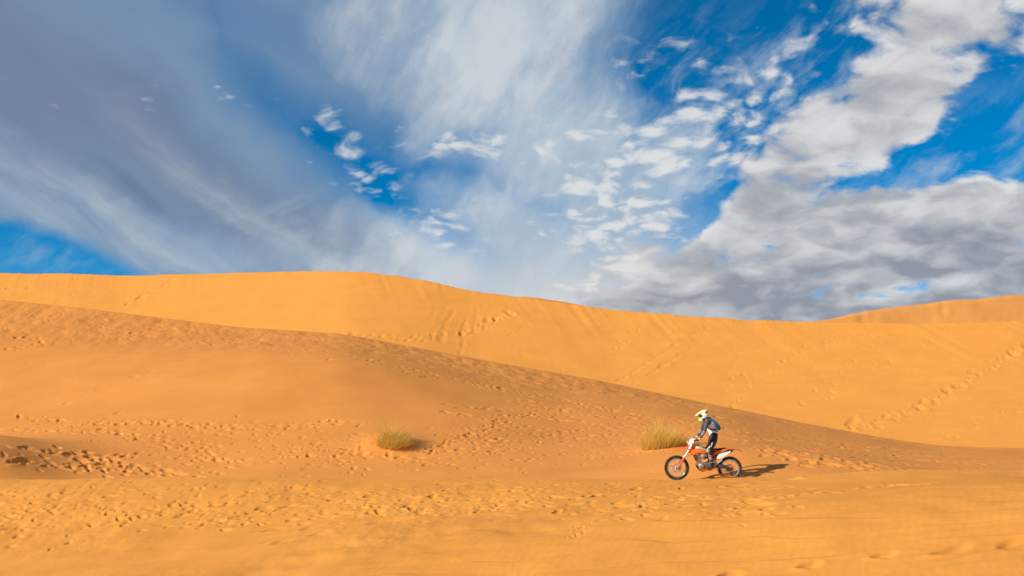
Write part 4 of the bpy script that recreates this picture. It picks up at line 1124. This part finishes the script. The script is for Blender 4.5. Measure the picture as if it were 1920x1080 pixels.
for p in helm.data.polygons:
    q = tilt.inverted() @ (p.center - hc)
    mi = 0
    if q.z > 0.070 + 0.25 * max(0, q.x): mi = 1
    elif q.x > 0.02 and 0.045 < q.z - 0.0 * q.x <= 0.10: mi = 2
    elif q.x > 0.035 and -0.03 < q.z <= 0.045: mi = 1
    elif q.x < -0.075 and -0.035 < q.z < 0.045: mi = 2
    elif q.x < -0.10 and q.z <= -0.035: mi = 3
    elif q.z < -0.085: mi = 2
    p.material_index = mi
sec = []
for x, z, w in ((0.085, 0.142, 0.06), (0.0, 0.152, 0.085), (-0.08, 0.135, 0.098), (-0.15, 0.108, 0.095), (-0.21, 0.080, 0.080), (-0.245, 0.066, 0.055)):
    top = [tuple(hc + tilt @ Vector((x, w * math.sin(a), z - 0.05 * (1 - math.cos(a))))) for a in np.linspace(-1.25, 1.25, 9)]
    sec.append(top + [(p[0], p[1] * 0.95, p[2] - 0.008) for p in top[::-1]])
MB().loft(sec).build('visor', yellow, helm, True)
gg = MB()
sec = []
for z, w in ((-0.040, 0.060), (-0.02, 0.075), (0.01, 0.080), (0.04, 0.070)):
    f_ = [tuple(hc + tilt @ Vector((-0.152 + 0.06 * abs(math.sin(a)) ** 2, w * math.sin(a), z))) for a in np.linspace(-1.4, 1.4, 9)]
    sec.append(f_ + [(p[0] + 0.03, p[1] * 0.9, p[2]) for p in f_[::-1]])
gg.loft(sec).build('goggles', plain('goggle_lens', (0.03, 0.025, 0.02), 0.1, 0, 0.6, 0.4, 0.0), helm, True)
cb_ = MB()
sec = []
for a in np.linspace(-1.25, 1.25, 13):
    c = hc + tilt @ Vector((-0.055 - 0.135 * math.cos(a), 0.098 * math.sin(a), -0.088 - 0.022 * math.cos(a)))
    h_ = 0.030
    sec.append([(c.x - 0.012, c.y, c.z - h_), (c.x + 0.014, c.y * 0.86, c.z - h_), (c.x + 0.014, c.y * 0.86, c.z + h_ * 0.8), (c.x - 0.008, c.y, c.z + h_ * 0.9)])
cb_o = cb_.loft(sec).build('chin_guard', [green_y, helm_w], helm, True, edge=50)
for p in cb_o.data.polygons:
    if p.center.x > -0.06: p.material_index = 1
# jersey details: dark side seam and waist belt of the pack
jd = MB()
def torso_ring(cx_, cz_, rx, ry, tl, n=24):
    m_ = Matrix.Rotation(tl, 3, 'Y'); return [tuple(Vector((cx_, 0, cz_)) + m_ @ Vector((rx * math.cos(a), ry * math.sin(a), 0))) for a in np.linspace(0, 2 * math.pi, n + 1)[:-1]]

# backpack (worn by the rider, a thing of its own)
pack = empty('backpack', bike.location, bike.rotation_euler)
tag(pack, "small blue backpack worn on the rider's back", 'backpack')
pp = [(0.205, 1.765), (0.262, 1.758), (0.335, 1.70), (0.405, 1.645), (0.462, 1.580), (0.492, 1.500), (0.482, 1.432), (0.452, 1.405), (0.425, 1.415), (0.392, 1.455), (0.372, 1.530), (0.335, 1.600), (0.285, 1.665), (0.235, 1.715)]
pb_ = MB().prism(pp, -0.125, 0.125, 0.030)
pack_body = pb_.build('pack_body', blue_m, pack, True, edge=60)
MB().prism([(0.410, 1.625), (0.462, 1.585), (0.506, 1.500), (0.498, 1.430), (0.470, 1.418), (0.455, 1.50), (0.42, 1.58)], -0.100, 0.100, 0.02).build('front_pocket', blue_m, pack_body, True, edge=60)
MB().prism([(0.335, 1.60), (0.40, 1.60), (0.425, 1.43), (0.39, 1.46), (0.37, 1.53)], -0.129, 0.129, 0.01).build('side_panel', blue_d, pack_body)
for sg in (-1, 1):
    MB().tube([(0.245, 0.085 * sg, 1.76), (0.175, 0.105 * sg, 1.765), (0.110, 0.125 * sg, 1.70), (0.095, 0.135 * sg, 1.60), (0.130, 0.150 * sg, 1.49), (0.23, 0.172 * sg, 1.43), (0.36, 0.140 * sg, 1.45)], [0.018] * 7, 8, flat=0.5).build('shoulder_strap', blue_d, pack, True)
st = MB()
ring = [(0.288 + 0.128 * math.cos(a) + 0.01, 0.158 * math.sin(a), 1.425 - 0.045 * math.cos(a)) for a in np.linspace(0, 2 * math.pi, 29)]
st.tube(ring, 0.011, 6, cap=False)
st.build('waist_strap', black_p, pack, True)

# ------------------------------------------------------------------ tussocks of dry grass
def blade_mat(name, rgb):
    m, t, b = new_mat(name)
    b.inputs['Base Color'].default_value = (*rgb, 1); b.inputs['Roughness'].default_value = 0.9; b.inputs['Specular IOR Level'].default_value = 0.05
    tr_ = t.nodes.new('ShaderNodeBsdfTranslucent'); tr_.inputs[0].default_value = (*rgb, 1)
    mx = t.nodes.new('ShaderNodeMixShader'); mx.inputs[0].default_value = 0.4
    n = t.nodes.new('ShaderNodeTexNoise'); n.inputs['Scale'].default_value = 9.0
    tcn = t.nodes.new('ShaderNodeTexCoord'); t.links.new(tcn.outputs['Object'], n.inputs['Vector'])
    mc = t.nodes.new('ShaderNodeMix'); mc.data_type = 'RGBA'; mc.inputs[6].default_value = (*[c * 0.7 for c in rgb], 1); mc.inputs[7].default_value = (*[min(1, c * 1.25) for c in rgb], 1)
    t.links.new(n.outputs[0], mc.inputs[0]); t.links.new(mc.outputs[2], b.inputs['Base Color'])
    t.links.new(b.outputs[0], mx.inputs[1]); t.links.new(tr_.outputs[0], mx.inputs[2])
    t.links.new(mx.outputs[0], t.nodes['Material Output'].inputs[0])
    return m
straw = blade_mat('straw', (0.86, 0.52, 0.11)); straw_p = blade_mat('straw_pale', (0.92, 0.62, 0.17)); olive = blade_mat('olive_blade', (0.50, 0.37, 0.06)); brown = blade_mat('brown_blade', (0.26, 0.15, 0.045))

def tussock(label, px, py, rx, ry, hgt, n, lean, upright, seed, mix_, droop):
    rg = random.Random(seed)
    h = G2.hit(px, py)
    root = empty('grass_tussock', h)
    tag(root, label, 'grass tuft')
    sets = {0: MB(), 1: MB(), 2: MB(), 3: MB()}
    for k in range(n):
        r_ = math.sqrt(rg.random()); a = rg.uniform(0, 2 * math.pi)
        bx, by = rx * r_ * math.cos(a), ry * r_ * math.sin(a)
        # height of the ground at the root
        j = int(np.clip(np.searchsorted(G2.u, (h[0] + bx) / (h[1] + by)), 0, len(G2.u) - 1)); i = int(np.clip(np.searchsorted(G2.Y[:, j], h[1] + by), 0, G2.Y.shape[0] - 1))
        gz = G2.Z[i, j] - h[2] - 0.03
        L = hgt * rg.uniform(0.45, 1.1) * (1.15 - 0.45 * r_)
        tall = k % 14 == 0
        if tall: L *= 1.45; bx -= rx * 0.15; r_ *= 0.5
        out_a = a + rg.gauss(0, 0.7); tl = (0.15 + 0.75 * r_) * upright * rg.uniform(0.3, 1.4)
        dirx = math.cos(out_a) * tl + lean[0]; diry = math.sin(out_a) * tl + lean[1]
        p = Vector((bx, by, gz)); v = Vector((dirx, diry, 1.0)).normalized()
        wdt = rg.uniform(0.004, 0.008); sidev = Vector((rg.uniform(-1, 1), rg.uniform(-1, 1), 0.1)).normalized()
        pts, ns = [], 5
        for q in range(ns + 1):
            w = wdt * (1 - 0.85 * q / ns)
            pts += [p + sidev * w, p - sidev * w]
            p = p + v * (L / ns)
            v = (v + Vector((lean[0] * 0.35 + math.cos(out_a) * droop * 0.3, lean[1] * 0.35 + math.sin(out_a) * droop * 0.3, -droop * 0.55 * (q / ns))) ).normalized()
        m = rg.choices((0, 1, 2, 3), mix_)[0]
        sets[m].add(pts, [(2 * q, 2 * q + 1, 2 * q + 3, 2 * q + 2) for q in range(ns)])
    for m, nm, mt in ((0, 'dry_blades', straw), (1, 'pale_blades', straw_p), (2, 'green_blades', olive), (3, 'dead_blades', brown)):
        if sets[m].f:
            o = link_mesh(nm, sets[m].v, sets[m].f, mt, root, True); o['kind'] = 'stuff'
    return root
tussock('wind-swept dome of straw-coloured grass alone on the open dune slope', 735, 833, 0.60, 0.5, 1.0, 1300, (0.26, -0.10), 1.3, 3, (44, 36, 9, 11), 0.8)
tussock('upright greenish yellow clump of grass behind the front wheel of the motorcycle', 1243, 836, 0.80, 0.45, 0.95, 1400, (0.16, 0.0), 0.8, 5, (38, 34, 24, 4), 0.28)

# ------------------------------------------------------------------ small things lying about
def stems(label, px, py, hgt, n, seed):
    rg = random.Random(seed); h = G2.hit(px, py)
    m = MB()
    for k in range(n):
        a = rg.uniform(0, 6.28); t_ = rg.uniform(0.1, 0.7)
        m.tube([(0, 0, -0.03), (math.cos(a) * t_ * hgt * 0.4, math.sin(a) * t_ * hgt * 0.4, hgt * 0.5), (math.cos(a) * t_ * hgt, math.sin(a) * t_ * hgt, hgt * rg.uniform(0.7, 1.0))], [0.008, 0.006, 0.003], 5)
    o = m.build('dry_stems', straw_p, None, True); o.location = h
    tag(o, label, 'dry stems')
stems('few bare straw stems high on the smooth slope above the others', 886, 767, 0.30, 4, 1)
stems('few bare straw stems among footprints between the two tussocks', 938, 786, 0.22, 5, 2)
stems('single thin straw sprig nearest the upright clump of grass', 1110, 776, 0.22, 2, 4)
h = G2.hit(613, 791)
cr = MB().ball((0, 0, 0.03), (0.05, 0.04, 0.025), 10, 7)
rg = random.Random(9)
cr.v = [(x * rg.uniform(0.6, 1.3), y * rg.uniform(0.6, 1.3), z * rg.uniform(0.7, 1.2)) for x, y, z in cr.v]
o = cr.build('paper_scrap', plain('paper', (0.75, 0.74, 0.76), 0.8, 0, 0.2, 0, 0.05)); o.location = h
tag(o, 'crumpled white scrap lying on the smooth sand', 'litter')

# sand thrown up by the rear tyre
sp_ = MB(); rg = random.Random(21)
for k in range(3000):
    f_ = rg.random() ** 1.4
    x = RX - 0.25 + 0.95 * f_ + rg.gauss(0, 0.05); z = abs(rg.gauss(0, 0.07)) * (1 - 0.6 * f_) + 0.03 * (1 - f_) + 0.02; y = rg.gauss(0, 0.08)
    r_ = rg.uniform(0.005, 0.018)
    c = Vector((x, y, z))
    v = [c + Vector((rg.gauss(0, 1), rg.gauss(0, 1), rg.gauss(0, 1))).normalized() * r_ for _ in range(4)]
    sp_.add(v, [(0, 1, 2), (0, 3, 1), (1, 3, 2), (0, 2, 3)])
o = link_mesh('sand_spray', sp_.v, sp_.f, M_sand)
o.location = bike.location; o.rotation_euler = bike.rotation_euler; o['kind'] = 'stuff'
